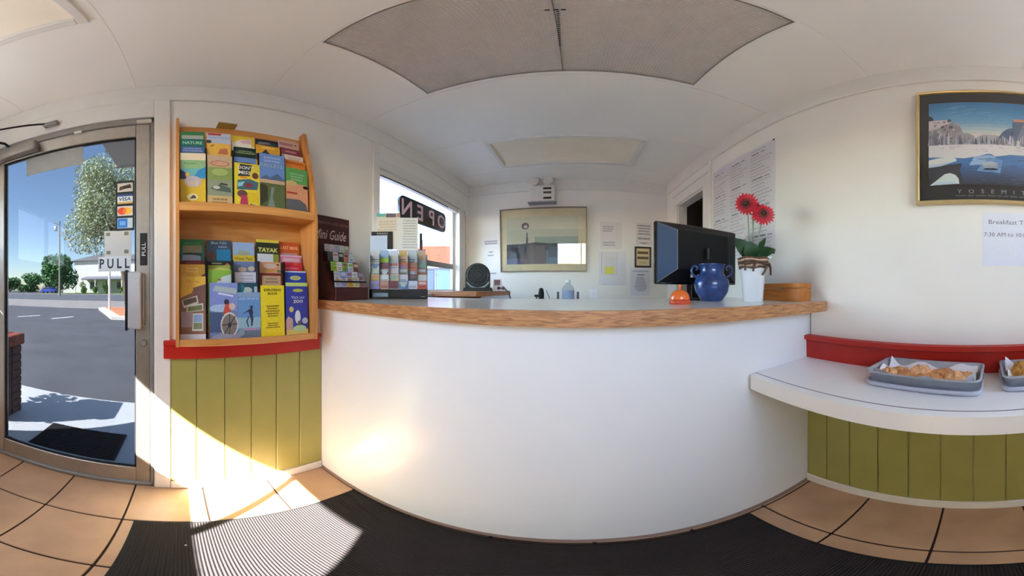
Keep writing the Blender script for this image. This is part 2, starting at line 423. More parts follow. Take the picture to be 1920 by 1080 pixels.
# door closer: body on the top rail, two-piece arm
dc = thing('door_closer', 'grey door closer with a dark folding arm over the glass door', 'door closer', (XL, -.85, 1.99))
t = MB(); t.box(XL, -1.01, 1.948, XL+.055, -.70, 2.018, M_alu_d, .012, 2); child('closer_body', t, dc)
t = MB(); t.tube([(XL+.03, -.875, 2.018), (XL+.05, -.90, 2.055), (XL+.13, -.99, 2.085), (XL+.25, -1.18, 2.09)], [.012, .009, .008, .008], M_black); child('closer_arm', t, dc)
t = MB(); t.tube([(XL+.03, -.62, 2.115), (XL+.07, -.72, 2.118), (XL+.14, -.90, 2.112), (XL+.25, -1.18, 2.10)], [.006, .006, .006, .006], M_black); child('connecting_rod', t, dc)
t = MB(); t.box(XL+.012, -.66, 2.10, XL+.045, -.575, 2.125, M_alu_d, .005); child('arm_bracket', t, dc)
# stickers and letters on the door
SX = GX+.0035
def sticker(nm, Y0, Z0, W, H, ops, label, cat, base=(235, 235, 235), X=None, group=None, th=.0008):
    X = SX if X is None else X
    t = MB(); t.box(X, Y0, Z0, X+th, Y0+W, Z0+H, ink(base))
    printed(t, ops, face_left(X+th, Y0, Z0, W, H), W, H)
    return single(nm, t, label, cat, (X, Y0+W/2, Z0), group)
sticker('payment_sticker', -.296, 1.418, .090, .262, [
    ('r', 0, 0, 1, 1, (14, 16, 18)),
    ('r', .10, .77, .92, .955, (206, 196, 184)), ('p', [(.2, .80), (.84, .86), (.80, .93), (.22, .88)], (84, 52, 40)), ('r', .42, .84, .84, .885, (40, 26, 22)),
    ('r', .10, .525, .92, .72, (224, 228, 226)), ('r', .10, .675, .92, .72, (30, 70, 130)), ('r', .10, .525, .92, .565, (214, 168, 90)), ('t', 'VISA', .5, .62, .075, (46, 74, 128), .7, 0, .2, .03),
    ('r', .10, .285, .92, .475, (216, 206, 200)), ('e', .36, .38, .24, .072, (226, 70, 20)), ('e', .64, .38, .24, .072, (240, 190, 60)), ('e', .5, .38, .09, .06, (240, 120, 30)),
    ('r', .10, .045, .92, .24, (190, 205, 214)), ('r', .12, .055, .64, .23, (40, 116, 200)), ('r', .22, .10, .54, .18, (110, 170, 226))],
    'black bordered strip of four payment card marks on the door glass', 'sticker')
sticker('hours_sign', -.352, 1.294, .132, .126, [
    ('r', .02, .02, .98, .98, (196, 192, 186)), ('r', .06, .80, .22, .94, (120, 116, 96)), ('r', .74, .80, .90, .94, (120, 116, 96)), ('r', .08, .08, .24, .22, (120, 116, 96)), ('r', .74, .10, .90, .24, (120, 116, 96))],
    'blank square grey card with a dark square in each corner on the door', 'sign', (196, 192, 186))
sticker('pull_sign', -.382, 1.222, .160, .072, [('r', 0, 0, 1, 1, (206, 208, 208)), ('t', 'P U L L', .5, .52, .66, (14, 20, 26), .92, 0, 0, .025)],
    'pale strip reading PULL in black capitals across the door glass', 'sign', (206, 208, 208))
sticker('pull_sticker', -.176, 1.246, .034, .152, [('r', 0, 0, 1, 1, (12, 12, 14)), ('t', 'PULL', .5, .5, .52, (226, 222, 222), .86, 1)],
    'narrow upright black sticker with white sideways PULL on the door stile', 'sticker', (12, 12, 14), X=XL+.0004)
t = MB(); t.box(SX, -.80, 1.812, SX+.0012, -.462, 1.932, mat('sign_back_film', (150, 152, 154), .5)); single('window_sign', t, 'plain grey back of a wide sign at the top of the door glass', 'sign', (SX, -.63, 1.812))

# ------------------------------------------------------------------ back window (left wall)
win1 = struct_empty('window_1', (XL, 1.73, WZ0))
t = MB()
t.box(XL, WY0-.062, WZ0-.06, XL+.014, WY0, ZM, M_trim, .003); t.box(XL, WY1, WZ0-.06, XL+.014, WY1+.085, WZ1, M_trim, .003)
t.box(XL, WY0, WZ1, XL+.014, WY1+.085, 2.06, M_trim, .003); t.box(XL, WY0-.075, WZ0-.03, XL+.03, WY1+.09, WZ0, M_trim, .004)
child('window_casing', t, win1)
wx = XL-TH+.012
t = MB()
for a, b, c, d in ((WY0, WZ0, WY0+.03, WZ1), (WY1-.035, WZ0, WY1, WZ1), (WY0, WZ0, WY1, WZ0+.03), (WY0, WZ1-.03, WY1, WZ1)):
    t.box(wx, a, b, wx+.03, c, d, M_trim, .003)
child('sash', t, win1)
t = MB(); t.box(wx+.002, WY0+.03, 1.335, wx+.036, WY1-.035, 1.385, M_alu_d, .003); child('meeting_rail', t, win1)
t = MB(); t.box(wx+.012, WY0+.03, WZ0+.03, wx+.016, WY1-.035, WZ1-.03, G_clear); child('window_pane', t, win1)
t = MB(); t.box(XL-.05, WY0+.004, WZ1-.052, XL-.004, WY1-.004, WZ1-.002, M_trim, .003); t.box(XL-.002, WY0+.004, WZ1-.058, XL+.003, 2.08, WZ1-.050, M_black); child('blind_head', t, win1)
# OPEN sign, seen from its back
sg = thing('open_sign', 'black rounded window sign with tube letters OPEN turned to the street', 'sign', (XL-.045, 1.74, 1.66))
t = MB(); ya, yb, za, zb = 1.405, 2.085, 1.672, 1.862
def rr(a, b, c, d, r, n=5):
    return [(cx+r*math.cos(R(th0+90*i/n)), cy+r*math.sin(R(th0+90*i/n))) for cx, cy, th0 in ((c-r, d-r, 0), (a+r, d-r, 90), (a+r, b+r, 180), (c-r, b+r, 270)) for i in range(n+1)]
t.prism(rr(ya, za, yb, zb, .05), 'x', XL-.046, XL-.026, M_gloss); child('sign_housing', t, sg)
for i, ch in enumerate('OPEN'):
    vs, fs, tw, th = text_mesh(ch, 0, .02); s_ = .135/th
    yc = 2.00-i*.17
    t = MB(); t.add([(XL-.0245, yc-x*s_, (za+zb)/2+y*s_) for x, y in vs], fs, ink((226, 190, 206))); child('letter', t, sg)
for y in (2.05, 1.44):
    t = MB(); t.tube([(XL-.03, y, 1.86), (XL-.03, y, 1.925)], .002, M_black); child('hanging_wire', t, sg)
# thin cable in the back left corner
t = MB(); t.tube([(XL+.006, 2.10, 1.985), (XL+.006, 2.44, 1.98), (XL+.006, 2.46, 1.94), (XL+.006, 2.46, 1.115)], .004, mat('beige_cable', (196, 184, 164), .5)); single('wall_cable', t, 'thin beige cable running down the corner beside the back window', 'cable', (XL, 2.46, 1.115))

# ------------------------------------------------------------------ doorway in the right wall
d2 = struct_empty('door_2', (XR, 2.0, 0))
t = MB()
for a, b in ((OY0-.10, OY0), (OY1, OY1+.09)):
    t.box(XR-.018, a, 0, XR, b, OZ, M_trim, .004)
t.box(XR-.018, OY0-.10, OZ, XR, OY1+.09, OZ+.10, M_trim, .004); t.box(XR-.026, OY0-.10, OZ+.10, XR, OY1+.09, OZ+.12, M_trim, .003)
t.box(XR-.024, OY0-.115, 0, XR, OY0-.098, ZM, M_trim, .003)
child('door_casing', t, d2)
t = MB(); t.box(XR, OY0, 0, XR+.09, OY0+.014, OZ, M_trim); t.box(XR, OY1-.014, 0, XR+.09, OY1, OZ, M_trim); t.box(XR, OY0, OZ-.014, XR+.09, OY1, OZ, M_trim); child('door_jamb', t, d2)

# ------------------------------------------------------------------ ceiling light panels
M_grid = cloth('eggcrate_plastic', (244, 241, 238), .5)
M_diff = mat('acrylic_diffuser', (244, 232, 212), .45, var=.03, scale=4)
eg = thing('ceiling_light', 'large recessed ceiling light covered by a fine square egg-crate grid', 'light fixture', (-.08, .72, ZC))
t = MB()
for x0, x1 in ((EG[0]+.004, -.053), (-.047, EG[1]-.004)):
    n = round((x1-x0)/.0128)
    for i in range(n+1):
        x = x0+(x1-x0)*i/n; t.box(x-.0008, EG[2]+.004, ZC-.001, x+.0008, EG[3]-.004, ZC+.0055, M_grid)
    n = 45
    for i in range(n+1):
        y = EG[2]+.004+(EG[3]-EG[2]-.008)*i/n; t.box(x0, y-.0008, ZC-.0006, x1, y+.0008, ZC+.0055, M_grid)
g = child('eggcrate_grid', t, eg); g['kind'] = 'stuff'
t = MB()
for a, b, c, d in ((EG[0], EG[2], EG[1], EG[2]+.004), (EG[0], EG[3]-.004, EG[1], EG[3]), (EG[0], EG[2], EG[0]+.004, EG[3]), (EG[1]-.004, EG[2], EG[1], EG[3])):
    t.box(a, b, ZC-.003, c, d, ZC+.06, M_alu_d)
t.box(-.053, EG[2], ZC, -.047, EG[3], ZC+.03, M_alu_d)
child('light_frame', t, eg)
t = MB(); t.box(EG[0], EG[2], ZC+.008, EG[1], EG[3], ZC+.014, mat('fixture_white', (244, 242, 238), .6)); child('fixture_pan', t, eg)
t = MB(); M_tick = mat('seam_dark_grey', (52, 46, 44), .8)  # dark grey ticks drawn along the seam
for i in range(18):
    y = .600+.0128*i; x = -.042-.008*i/18
    t.box(x-.0035, y-.0022, ZC-.003, x+.0035, y+.0022, ZC+.001, M_tick)
for x in (-.066, -.046, -.028): t.box(x-.006, .586, ZC-.003, x+.006, .592, ZC+.001, M_tick)
k = child('ticked_seam', t, eg, 'dark worn seam between the two grid sheets'); k['kind'] = 'stuff'
for nm, bx, lab in (('ceiling_light', LB, 'cream diffuser ceiling light in a white frame near the back wall'), ('ceiling_light', LF, 'cream diffuser ceiling light above the entrance door')):
    cl = thing(nm, lab, 'light fixture', ((bx[0]+bx[1])/2, (bx[2]+bx[3])/2, ZC))
    t = MB(); f = .022
    for a, b, c, d in ((bx[0]-.012, bx[2]-.012, bx[1]+.012, bx[2]+f), (bx[0]-.012, bx[3]-f, bx[1]+.012, bx[3]+.012), (bx[0]-.012, bx[2]+f, bx[0]+f, bx[3]-f), (bx[1]-f, bx[2]+f, bx[1]+.012, bx[3]-f)):
        t.box(a, b, ZC-.012, c, d, ZC+.03, M_trim, .004)
    child('light_frame', t, cl)
    t = MB(); nx = 16; ny = 8
    for i in range(nx):
        for j in range(ny):
            def q(i_, j_):
                u, v = i_/nx, j_/ny
                return (bx[0]+f+(bx[1]-bx[0]-2*f)*u, bx[2]+f+(bx[3]-bx[2]-2*f)*v, ZC+.008+.030*(1-(2*u-1)**4)*(1-(2*v-1)**2))
            t.add([q(i, j), q(i, j+1), q(i+1, j+1), q(i+1, j)], [(0, 1, 2, 3)], M_diff, True)
    child('diffuser', t, cl)

# ------------------------------------------------------------------ entrance mat
mt = thing('floor_mat', 'black ribbed entrance mat in front of the white counter', 'mat', (-.14, .28, 0))
MX0, MX1, MY0, MY1 = -.86, .59, -.153, .712
t = MB(); t.box(MX0, MY0, 0, MX1, MY1, .004, M_rubber, .002); child('rubber_backing', t, mt)
t = MB(); prof = []; n = 88
for i in range(n*4+1):
    y = MY0+.012+(MY1-MY0-.024)*i/(n*4); prof.append((y, .0055+.0019*math.sin(2*math.pi*i/4)))
vs = [(x, y, z) for y, z in prof for x in (MX0+.012, MX1-.012)]
t.add(vs, [(2*i, 2*i+1, 2*i+3, 2*i+2) for i in range(len(prof)-1)], M_mat); child('ribbed_pile', t, mt)
for i, (px, py, r_) in enumerate(((-.70, .02, .004), (.02, .42, .003), (.68, .28, .004))):
    if px < MX1:
        t = MB(); t.lathe([(r_*.4, 0), (r_, .002), (r_*.5, .004)], (px, py, .0082), M_paper, 8); single('lint_crumb', t, ('tiny white crumb on the mat near its left front corner', 'tiny white crumb on the mat in front of the counter')[i], 'crumb', (px, py, .0082), 'crumbs on the mat')

# ------------------------------------------------------------------ reception counter
CXL, CXR = XL+.001, XR-.001
ZT, ZTB = 1.081, 1.038                                            # worktop top and underside
def yb(x): return .722+(x-XL)*(.737-.722)/(XR-XL)                 # counter front at its base
def yt(x): return .684+(x-XL)*(.618-.684)/(XR-XL)                 # worktop front edge
ct = thing('reception_counter', 'white laminate reception counter with a worn wooden front edge', 'counter', (-.08, .74, 0))
t = MB(); t.prism([(CXL, yb(CXL)), (CXR, yb(CXR)), (CXR, yb(CXR)+.03), (CXL, yb(CXL)+.03)], 'z', .016, ZTB, M_lam); child('front_panel', t, ct)
t = MB(); t.prism([(CXL, yb(CXL)-.006), (CXR, yb(CXR)-.006), (CXR, yb(CXR)), (CXL, yb(CXL))], 'z', .0, .018, mat('toe_strip_vinyl', (150, 128, 118), .5)); child('toe_strip', t, ct)
BK = 1.41
t = MB(); t.prism([(CXL, yt(CXL)+.014), (CXR-.05, yt(CXR)+.016), (CXR, yt(CXR)+.05), (CXR, BK), (CXL, BK)], 'z', ZTB+.004, ZT, M_lamtop); child('worktop', t, ct)
t = MB(); t.prism([(CXL, yt(CXL)), (CXR-.035, yt(CXR)), (CXR-.008, yt(CXR)+.012), (CXR, yt(CXR)+.04), (CXR, yt(CXR)+.0505), (CXR-.05, yt(CXR)+.0165), (CXL, yt(CXL)+.0145)], 'z', ZTB, ZT+.001, M_edge); child('wood_edge', t, ct)
t = MB(); t.prism([(CXL, BK), (CXR, BK), (CXR, BK+.012), (CXL, BK+.012)], 'z', ZTB, ZT, M_edge); child('back_edge', t, ct)
for x in (CXL, -.1, CXR-.03):
    t = MB(); t.box(x, BK-.06, 0, x+.03, BK-.02, ZTB, M_lam); child('support_post', t, ct)
# dark cord hanging in the corner
t = MB(); px, py = .962, .722; t.tube([(px-.012, py-.022, 1.034), (px-.006, py-.01, 1.02), (px, py-.006, .99), (px, py-.006, .919)], .0022, mat('dark_cord', (88, 84, 80), .5), 6); t.lathe([(.004, 0), (.006, .006), (.003, .012)], (px-.012, py-.024, 1.026), M_black, 10)
single('hanging_cord', t, 'thin dark cord hanging in the corner under the counter end', 'cord', (px, py, .919))

# ------------------------------------------------------------------ breakfast shelf on the right wall
TZ = .806
tb = thing('wall_shelf', 'white breakfast shelf with a thick front edge fixed along the right wall', 'shelf', (.79, 0, .754))
t = MB(); t.prism([(XR-.012, .732), (.64, .730), (.617, .727), (.606, .708), (.606, YF+.05), (XR-.012, YF+.05)], 'z', .756, TZ, M_lam); child('shelf_top', t, tb)
t = MB(); t.prism([(.606, YF+.05), (.606, .708), (.617, .727), (.604, .730), (.594, .712), (.594, YF+.05)], 'z', .750, TZ+.001, M_lam); child('front_edge', t, tb)
t = MB(); t.box(.630, YF+.06, TZ-.001, .6335, .729, TZ+.0006, mat('edge_groove', (96, 96, 108), .6)); child('edge_groove', t, tb, 'thin grey seam line')
for y in (.35, -.55):
    t = MB(); t.prism([(.70, .752), (XR-.012, .752), (XR-.012, .56), (XR-.03, .56)], 'y', y-.01, y+.01, M_lam); child('bracket', t, tb)

# ------------------------------------------------------------------ brochure rack on the left wall
RY0, RY1 = -.011, .606
rk = thing('brochure_rack', 'honey oak wall rack with curved sides holding two tiers of leaflets', 'rack', (XL, .30, .906))
prof = [(XL+.001, .906), (-.987, .906), (-.985, 1.46), (-.998, 1.56), (-1.024, 1.70), (-1.053, 1.83), (-1.08, 1.94), (-1.092, 2.012), (-1.10, 2.02), (XL+.001, 2.02)]
for a in (RY0, RY1-.014):
    t = MB(); t.prism(prof, 'y', a, a+.014, M_oak); child('side_panel', t, rk)
t = MB(); t.box(XL+.001, RY0+.014, .93, XL+.012, RY1-.014, 1.985, M_oak_h); child('back_panel', t, rk)
t = MB(); t.box(XL+.012, RY0+.014, .908, -.992, RY1-.014, .926, M_oak_h); t.box(-.999, RY0+.014, .908, -.987, RY1-.014, .936, M_oak_h, .002); child('bottom_shelf', t, rk)
t = MB(); t.box(XL+.012, RY0+.014, 1.458, -.992, RY1-.014, 1.476, M_oak_h); t.box(-1.0, RY0+.014, 1.456, -.986, RY1-.014, 1.494, M_oak_h, .002); child('middle_shelf', t, rk)
for sec, (z0, z1) in enumerate(((1.477, 1.79), (.927, 1.26))):
    for y in (.1145, .2275, .3435, .4645):
        t = MB(); t.box(XL+.013, y-.003, z0, -1.043, y+.003, z1, M_black); child('divider', t, rk, 'black divider')
C_ = lambda *a: a
wh, bk = (238, 236, 230), (24, 24, 26)
BRO = [
 # section, X, Y0, Y1, Ztop, base, label, ops
 (0, -1.049, .007, .110, 1.898, (48, 128, 78), 'dark green nature leaflet at the back of the top left pocket',
  [C_('r', 0, .60, 1, .80, (24, 112, 104)), C_('r', .06, .80, .94, .90, (168, 176, 166)), C_('t', 'NATURE', .5, .70, .075, (176, 226, 196), .8, 0, 0, .02), C_('r', 0, .44, 1, .60, (66, 98, 160)), C_('l', .08, .46, .92, .58, 2, (150, 170, 220))]),
 (0, -1.030, .007, .112, 1.759, (226, 190, 52), 'yellow leaflet with a turquoise lagoon picture in the top left pocket',
  [C_('r', 0, .84, 1, 1, (238, 222, 196)), C_('r', 0, .68, 1, .86, (150, 190, 142)), C_('r', 0, .52, 1, .70, (112, 184, 190)), C_('p', [(.5, .52), (1, .52), (1, .74), (.7, .66)], (52, 148, 206)), C_('p', [(0, .50), (.34, .50), (.2, .62), (0, .68)], (62, 66, 112)), C_('e', .28, .58, .08, .05, (232, 188, 92)), C_('t', 'Aquatic', .40, .79, .05, (74, 112, 70)), C_('r', 0, 0, 1, .50, (226, 190, 52)), C_('e', .5, .46, .34, .10, (196, 182, 200)), C_('l', .25, .38, .75, .48, 3, (226, 204, 150)), C_('e', .48, .19, .22, .06, (236, 226, 178)), C_('p', [(.36, .16), (.62, .17), (.6, .21), (.5, .225)], (88, 76, 64)), C_('r', 0, .0, 1, .06, (206, 206, 110))]),
 (0, -1.049, .119, .221, 1.896, (236, 188, 96), 'leaflet with golden dunes under a pale sky in the second top pocket',
  [C_('r', 0, .72, 1, 1, (190, 200, 226)), C_('r', .05, .94, .6, .99, (206, 60, 64)), C_('t', 'Desert Rides', .5, .88, .05, (110, 150, 214)), C_('e', .08, .76, .12, .045, (88, 74, 64)), C_('p', [(0, .62), (.5, .74), (1, .66), (1, .45), (0, .45)], (236, 190, 84)), C_('p', [(.45, .45), (.9, .45), (.85, .60), (.55, .58)], (196, 120, 88)), C_('p', [(.1, .62), (.3, .70), (.25, .64)], (120, 74, 30))]),
 (0, -1.030, .119, .224, 1.752, (198, 176, 134), 'tan leaflet with a red oval title and an old train in the top second pocket',
  [C_('r', 0, .86, 1, 1, (206, 178, 150)), C_('e', .5, .84, .38, .055, (196, 96, 70)), C_('e', .5, .84, .33, .04, (222, 186, 160)), C_('t', 'RAILWAY', .5, .84, .04, (180, 84, 66), .55), C_('r', 0, .52, 1, .76, (140, 160, 92)), C_('e', .5, .67, .32, .07, (168, 190, 116)), C_('r', 0, .24, 1, .52, (146, 156, 132)), C_('p', [(.1, .36), (.5, .44), (.92, .38), (.95, .30), (.4, .32)], (84, 100, 92)), C_('p', [(.46, .44), (.8, .42), (.8, .45), (.55, .47)], (60, 62, 60)), C_('e', .36, .38, .14, .03, (206, 204, 196)), C_('r', 0, 0, 1, .22, (206, 178, 128)), C_('l', .1, .03, .9, .2, 3, (150, 116, 72))]),
 (0, -1.068, .230, .333, 1.905, (238, 232, 224), 'white and yellow swirled leaflet at the back of the top middle pocket',
  [C_('p', [(0, .80), (0, 1), (1, 1), (1, .72), (.86, .72), (.84, .93), (.4, .90)], (232, 206, 60)), C_('p', [(.3, .86), (.82, .94), (.84, .80), (.5, .80)], (222, 186, 206)), C_('r', 0, .62, 1, .72, wh)]),
 (0, -1.049, .235, .342, 1.824, (18, 44, 40), 'dark green leaflet with a blue sky band in the top middle pocket',
  [C_('r', 0, .55, 1, .74, (106, 140, 204)), C_('l', .12, .82, .88, .93, 2, (130, 150, 110)), C_('t', 'GOLD TOURS', .5, .87, .05, (150, 170, 120)), C_('p', [(0, .50), (1, .50), (1, .58), (.6, .62), (.2, .60), (.05, .64)], (60, 54, 60))]),
 (0, -1.030, .233, .345, 1.722, (232, 210, 60), 'bright yellow leaflet with a tilted black title in the top middle pocket',
  [C_('p', [(.14, .70), (.60, .72), (.70, .97), (.22, .98)], (52, 58, 70)), C_('t', "DON'T", .45, .90, .075, wh, .62, 0, .1, .02), C_('t', 'MISS', .40, .79, .075, wh, .5, 0, .1, .02), C_('e', .36, .68, .16, .018, (232, 132, 60)), C_('e', .82, .74, .13, .07, (116, 66, 52)), C_('p', [(.1, .42), (.9, .44), (.95, .60), (.6, .66), (.12, .62)], (66, 110, 128)), C_('p', [(.12, .56), (.4, .60), (.3, .50), (.14, .48)], (150, 206, 220)), C_('e', .55, .52, .16, .05, (140, 58, 76)), C_('e', .30, .34, .20, .075, (110, 74, 74)), C_('p', [(.18, 0), (.56, 0), (.48, .32), (.26, .30)], (188, 62, 100)), C_('r', .52, .18, .94, .38, (226, 196, 40)), C_('p', [(.55, .02), (.9, .02), (.88, .12), (.6, .16)], (130, 120, 112))]),
 (0, -1.068, .338, .448, 1.904, (36, 44, 62), 'nearly black leaflet at the back of the fourth top pocket',
  [C_('p', [(.1, .84), (.7, .88), (.6, .93), (.15, .92)], (120, 116, 120)), C_('r', .66, .80, .98, .92, (44, 70, 74))]),
 (0, -1.049, .335, .448, 1.854, (226, 168, 48), 'golden orange leaflet with dark peaks in the fourth top pocket',
  [C_('p', [(0, .60), (0, .76), (.25, .80), (.4, .90), (.55, .80), (.8, .76), (1, .80), (1, .60)], (52, 42, 62)), C_('l', .2, .90, .8, .98, 1, (250, 210, 110))]),
 (0, -1.030, .345, .463, 1.794, (104, 146, 210), 'blue mountain leaflet with a green river valley in the fourth top pocket',
  [C_('r', 0, .54, 1, 1, (108, 146, 214)), C_('l', .1, .84, .9, .96, 2, (160, 180, 232)), C_('t', 'VALLEYS', .45, .79, .06, (176, 196, 190)), C_('p', [(0, .54), (.25, .62), (.4, .58), (.7, .66), (1, .56), (1, .5), (0, .5)], (84, 108, 150)), C_('r', 0, .48, 1, .54, (206, 170, 140)), C_('r', 0, .06, 1, .48, (92, 106, 66)), C_('p', [(.3, .1), (.6, .1), (.5, .26), (.58, .42), (.45, .42), (.4, .26)], (130, 146, 140)), C_('p', [(0, .1), (.3, .2), (.3, .42), (.1, .46), (0, .44)], (62, 60, 44)), C_('r', 0, 0, 1, .05, (74, 62, 52)), C_('r', .05, .045, .95, .055, (190, 190, 180))]),
 (0, -1.106, .464, .576, 1.952, (216, 176, 166), 'pale pink leaflet, rearmost in the top right pocket', [C_('r', .05, .84, .7, .93, (190, 130, 130)), C_('e', .82, .90, .05, .02, (120, 50, 50))]),
 (0, -1.087, .467, .580, 1.888, (130, 56, 62), 'maroon leaflet in the top right pocket', [C_('r', .05, .86, .7, .96, (156, 70, 92)), C_('l', .2, .88, .8, .94, 1, (210, 160, 160))]),
 (0, -1.068, .467, .579, 1.836, (232, 216, 204), 'cream leaflet behind the orange one in the top right pocket', [C_('r', 0, .86, .12, 1, (150, 170, 190)), C_('l', .2, .86, .9, .96, 2, (190, 166, 160))]),
 (0, -1.049, .467, .580, 1.794, (224, 132, 52), 'orange leaflet just behind the green one in the top right pocket', [C_('r', .1, .90, .9, .95, (196, 92, 40))]),
 (0, -1.030, .469, .581, 1.737, (92, 160, 82), 'green and salmon leaflet with a grey rock picture in the top right pocket',
  [C_('r', 0, .66, 1, 1, (92, 162, 84)), C_('l', .15, .72, .85, .9, 3, (140, 190, 150)), C_('r', 0, .10, 1, .66, (216, 156, 122)), C_('e', .25, .66, .25, .06, (206, 176, 120)), C_('r', .03, .44, .5, .48, (176, 60, 40)), C_('e', .9, .61, .13, .035, (40, 34, 34)), C_('p', [(0, .12), (1, .12), (.9, .26), (.62, .34), (0, .33)], (96, 98, 108)), C_('r', 0, 0, 1, .115, (226, 220, 214)), C_('l', .1, .02, .9, .1, 2, (170, 170, 180))]),
 # lower section
 (1, -1.087, .008, .111, 1.357, (40, 124, 74), 'green leaflet with a pale mountain lake at the back left of the lower tier',
  [C_('r', 0, .56, 1, .82, (30, 130, 128)), C_('r', .1, .74, .9, .88, (150, 150, 122)), C_('e', .5, .70, .42, .04, (24, 60, 56)), C_('p', [(.05, .50), (.9, .50), (.84, .68), (.5, .70), (.1, .70)], (170, 190, 214)), C_('t', 'NATURE', .5, .92, .05, (110, 180, 120))]),
 (1, -1.068, .007, .116, 1.260, (110, 34, 32), 'dark red leaflet showing a thin strip in the lower left pocket', [C_('l', .1, .94, .9, .98, 1, (160, 70, 70))]),
 (1, -1.049, .007, .116, 1.242, (226, 170, 66), 'amber leaflet behind the photo collage leaflet in the lower left pocket', [C_('p', [(.55, .70), (1, .70), (1, .86)], (122, 76, 56)), C_('l', .15, .84, .8, .95, 2, (240, 200, 110))]),
 (1, -1.030, .007, .112, 1.190, (150, 108, 84), 'brown leaflet with an overlapping photo collage and amber top, lower left pocket',
  [C_('p', [(0, .66), (.0, 1), (1, 1), (1, .88), (.55, .82), (.45, .74)], (236, 186, 70)), C_('t', 'Heritage', .5, .92, .05, (206, 150, 60)), C_('p', [(.5, .82), (1, .88), (1, .5), (.6, .5)], (128, 92, 84)), C_('p', [(.06, .62), (.66, .70), (.72, .58), (.14, .50)], (226, 214, 204)), C_('p', [(.1, .62), (.62, .68), (.66, .6), (.16, .54)], (112, 92, 84)), C_('p', [(.24, .44), (.9, .46), (.9, .58), (.26, .54)], (226, 220, 206)), C_('p', [(.28, .45), (.86, .47), (.86, .555), (.3, .52)], (126, 132, 84)), C_('r', .04, .2, .5, .44, (176, 150, 152)), C_('p', [(.46, .14), (.90, .14), (.90, .42), (.50, .42)], (220, 222, 214)), C_('p', [(.52, .28), (.86, .28), (.86, .40), (.54, .40)], (150, 176, 220)), C_('r', .52, .17, .86, .27, (140, 146, 110)), C_('r', 0, 0, 1, .09, (226, 222, 232))]),
 (1, -1.106, .125, .235, 1.358, (60, 84, 110), 'slate blue leaflet with a bright blue photo at the back of the second lower pocket',
  [C_('t', 'Blue Falls', .5, .95, .05, (200, 214, 220)), C_('r', .40, .60, .98, .82, (36, 138, 188)), C_('e', .2, .68, .14, .10, (92, 60, 46)), C_('l', .4, .84, .9, .9, 1, (150, 170, 200))]),
 (1, -1.087, .123, .231, 1.259, (44, 40, 40), 'black leaflet with a pink spot in the second lower pocket', [C_('e', .85, .93, .10, .04, (214, 120, 110)), C_('r', .2, .95, .62, .98, (150, 160, 130))]),
 (1, -1.068, .125, .232, 1.241, (168, 178, 72), 'lime green leaflet with a curved top band in the second lower pocket', [C_('p', [(.05, .92), (.5, .96), (.95, .92), (.95, .88), (.05, .88)], (214, 210, 120))]),
 (1, -1.049, .123, .228, 1.219, (140, 184, 66), 'grass green leaflet with a white photo in the second lower pocket', [C_('p', [(.2, .70), (.95, .70), (.95, .92), (.6, .88)], (206, 216, 216)), C_('e', .46, .82, .10, .02, (170, 110, 70))]),
 (1, -1.030, .128, .247, 1.164, (116, 132, 176), 'blue leaflet showing a person in red beside a big spoked wheel, lower tier',
  [C_('r', 0, .5, 1, 1, (134, 146, 204)), C_('p', [(.1, .86), (.95, .80), (.95, .90), (.2, .95)], (176, 190, 190)), C_('p', [(.3, .80), (.85, .75), (.84, .78), (.32, .83)], (226, 226, 240)), C_('e', .4, .55, .4, .07, (176, 196, 222)), C_('r', 0, .12, .6, .48, (70, 88, 124)), C_('e', .60, .66, .09, .05, (56, 40, 60)), C_('p', [(.46, .44), (.78, .46), (.70, .62), (.55, .62)], (206, 84, 62)), C_('e', .80, .58, .12, .06, (214, 186, 170)), C_('e', .70, .25, .32, .23, (206, 200, 196)), C_('e', .70, .25, .27, .195, (128, 118, 110)), C_('p', [(.42, .24), (.98, .26), (.98, .28), (.42, .26)], (70, 60, 60)), C_('p', [(.69, .05), (.72, .05), (.72, .45), (.69, .45)], (70, 60, 60)), C_('p', [(.5, .10), (.53, .09), (.92, .40), (.90, .42)], (70, 60, 60)), C_('e', .70, .25, .06, .045, (40, 36, 44)), C_('p', [(0, .0), (1, 0), (1, .07), (.4, .10), (.1, .06)], (160, 156, 176))]),
 (1, -1.106, .243, .345, 1.353, (160, 184, 222), 'pale blue and yellow water park leaflet at the back of the middle lower pocket',
  [C_('r', 0, .50, 1, .74, (228, 200, 60)), C_('t', 'Water Park', .5, .67, .06, (120, 110, 50), .84, 0, 0, .02), C_('l', .1, .54, .9, .6, 1, (190, 150, 50)), C_('e', .5, .78, .3, .05, (170, 176, 150))]),
 (1, -1.087, .238, .349, 1.262, (120, 138, 186), 'blue leaflet with cream animals in the middle lower pocket', [C_('e', .4, .84, .18, .05, (222, 206, 184)), C_('e', .78, .86, .14, .05, (228, 214, 180)), C_('r', .1, .74, .9, .80, (70, 60, 66))]),
 (1, -1.068, .244, .353, 1.213, (226, 226, 234), 'plain white leaflet in the middle lower pocket', [C_('l', .15, .78, .85, .96, 3, (190, 186, 204))]),
 (1, -1.049, .237, .349, 1.165, (40, 84, 100), 'dark teal leaflet just behind the surfer in the middle lower pocket', [C_('e', .52, .86, .2, .06, (196, 206, 196)), C_('r', .80, .80, .98, .93, (190, 204, 214)), C_('e', .25, .90, .16, .08, (46, 130, 150)), C_('r', .15, .66, .9, .76, (160, 160, 190))]),
 (1, -1.030, .240, .348, 1.124, (104, 150, 200), 'sky blue leaflet with a surfer silhouette in front of the lower tier',
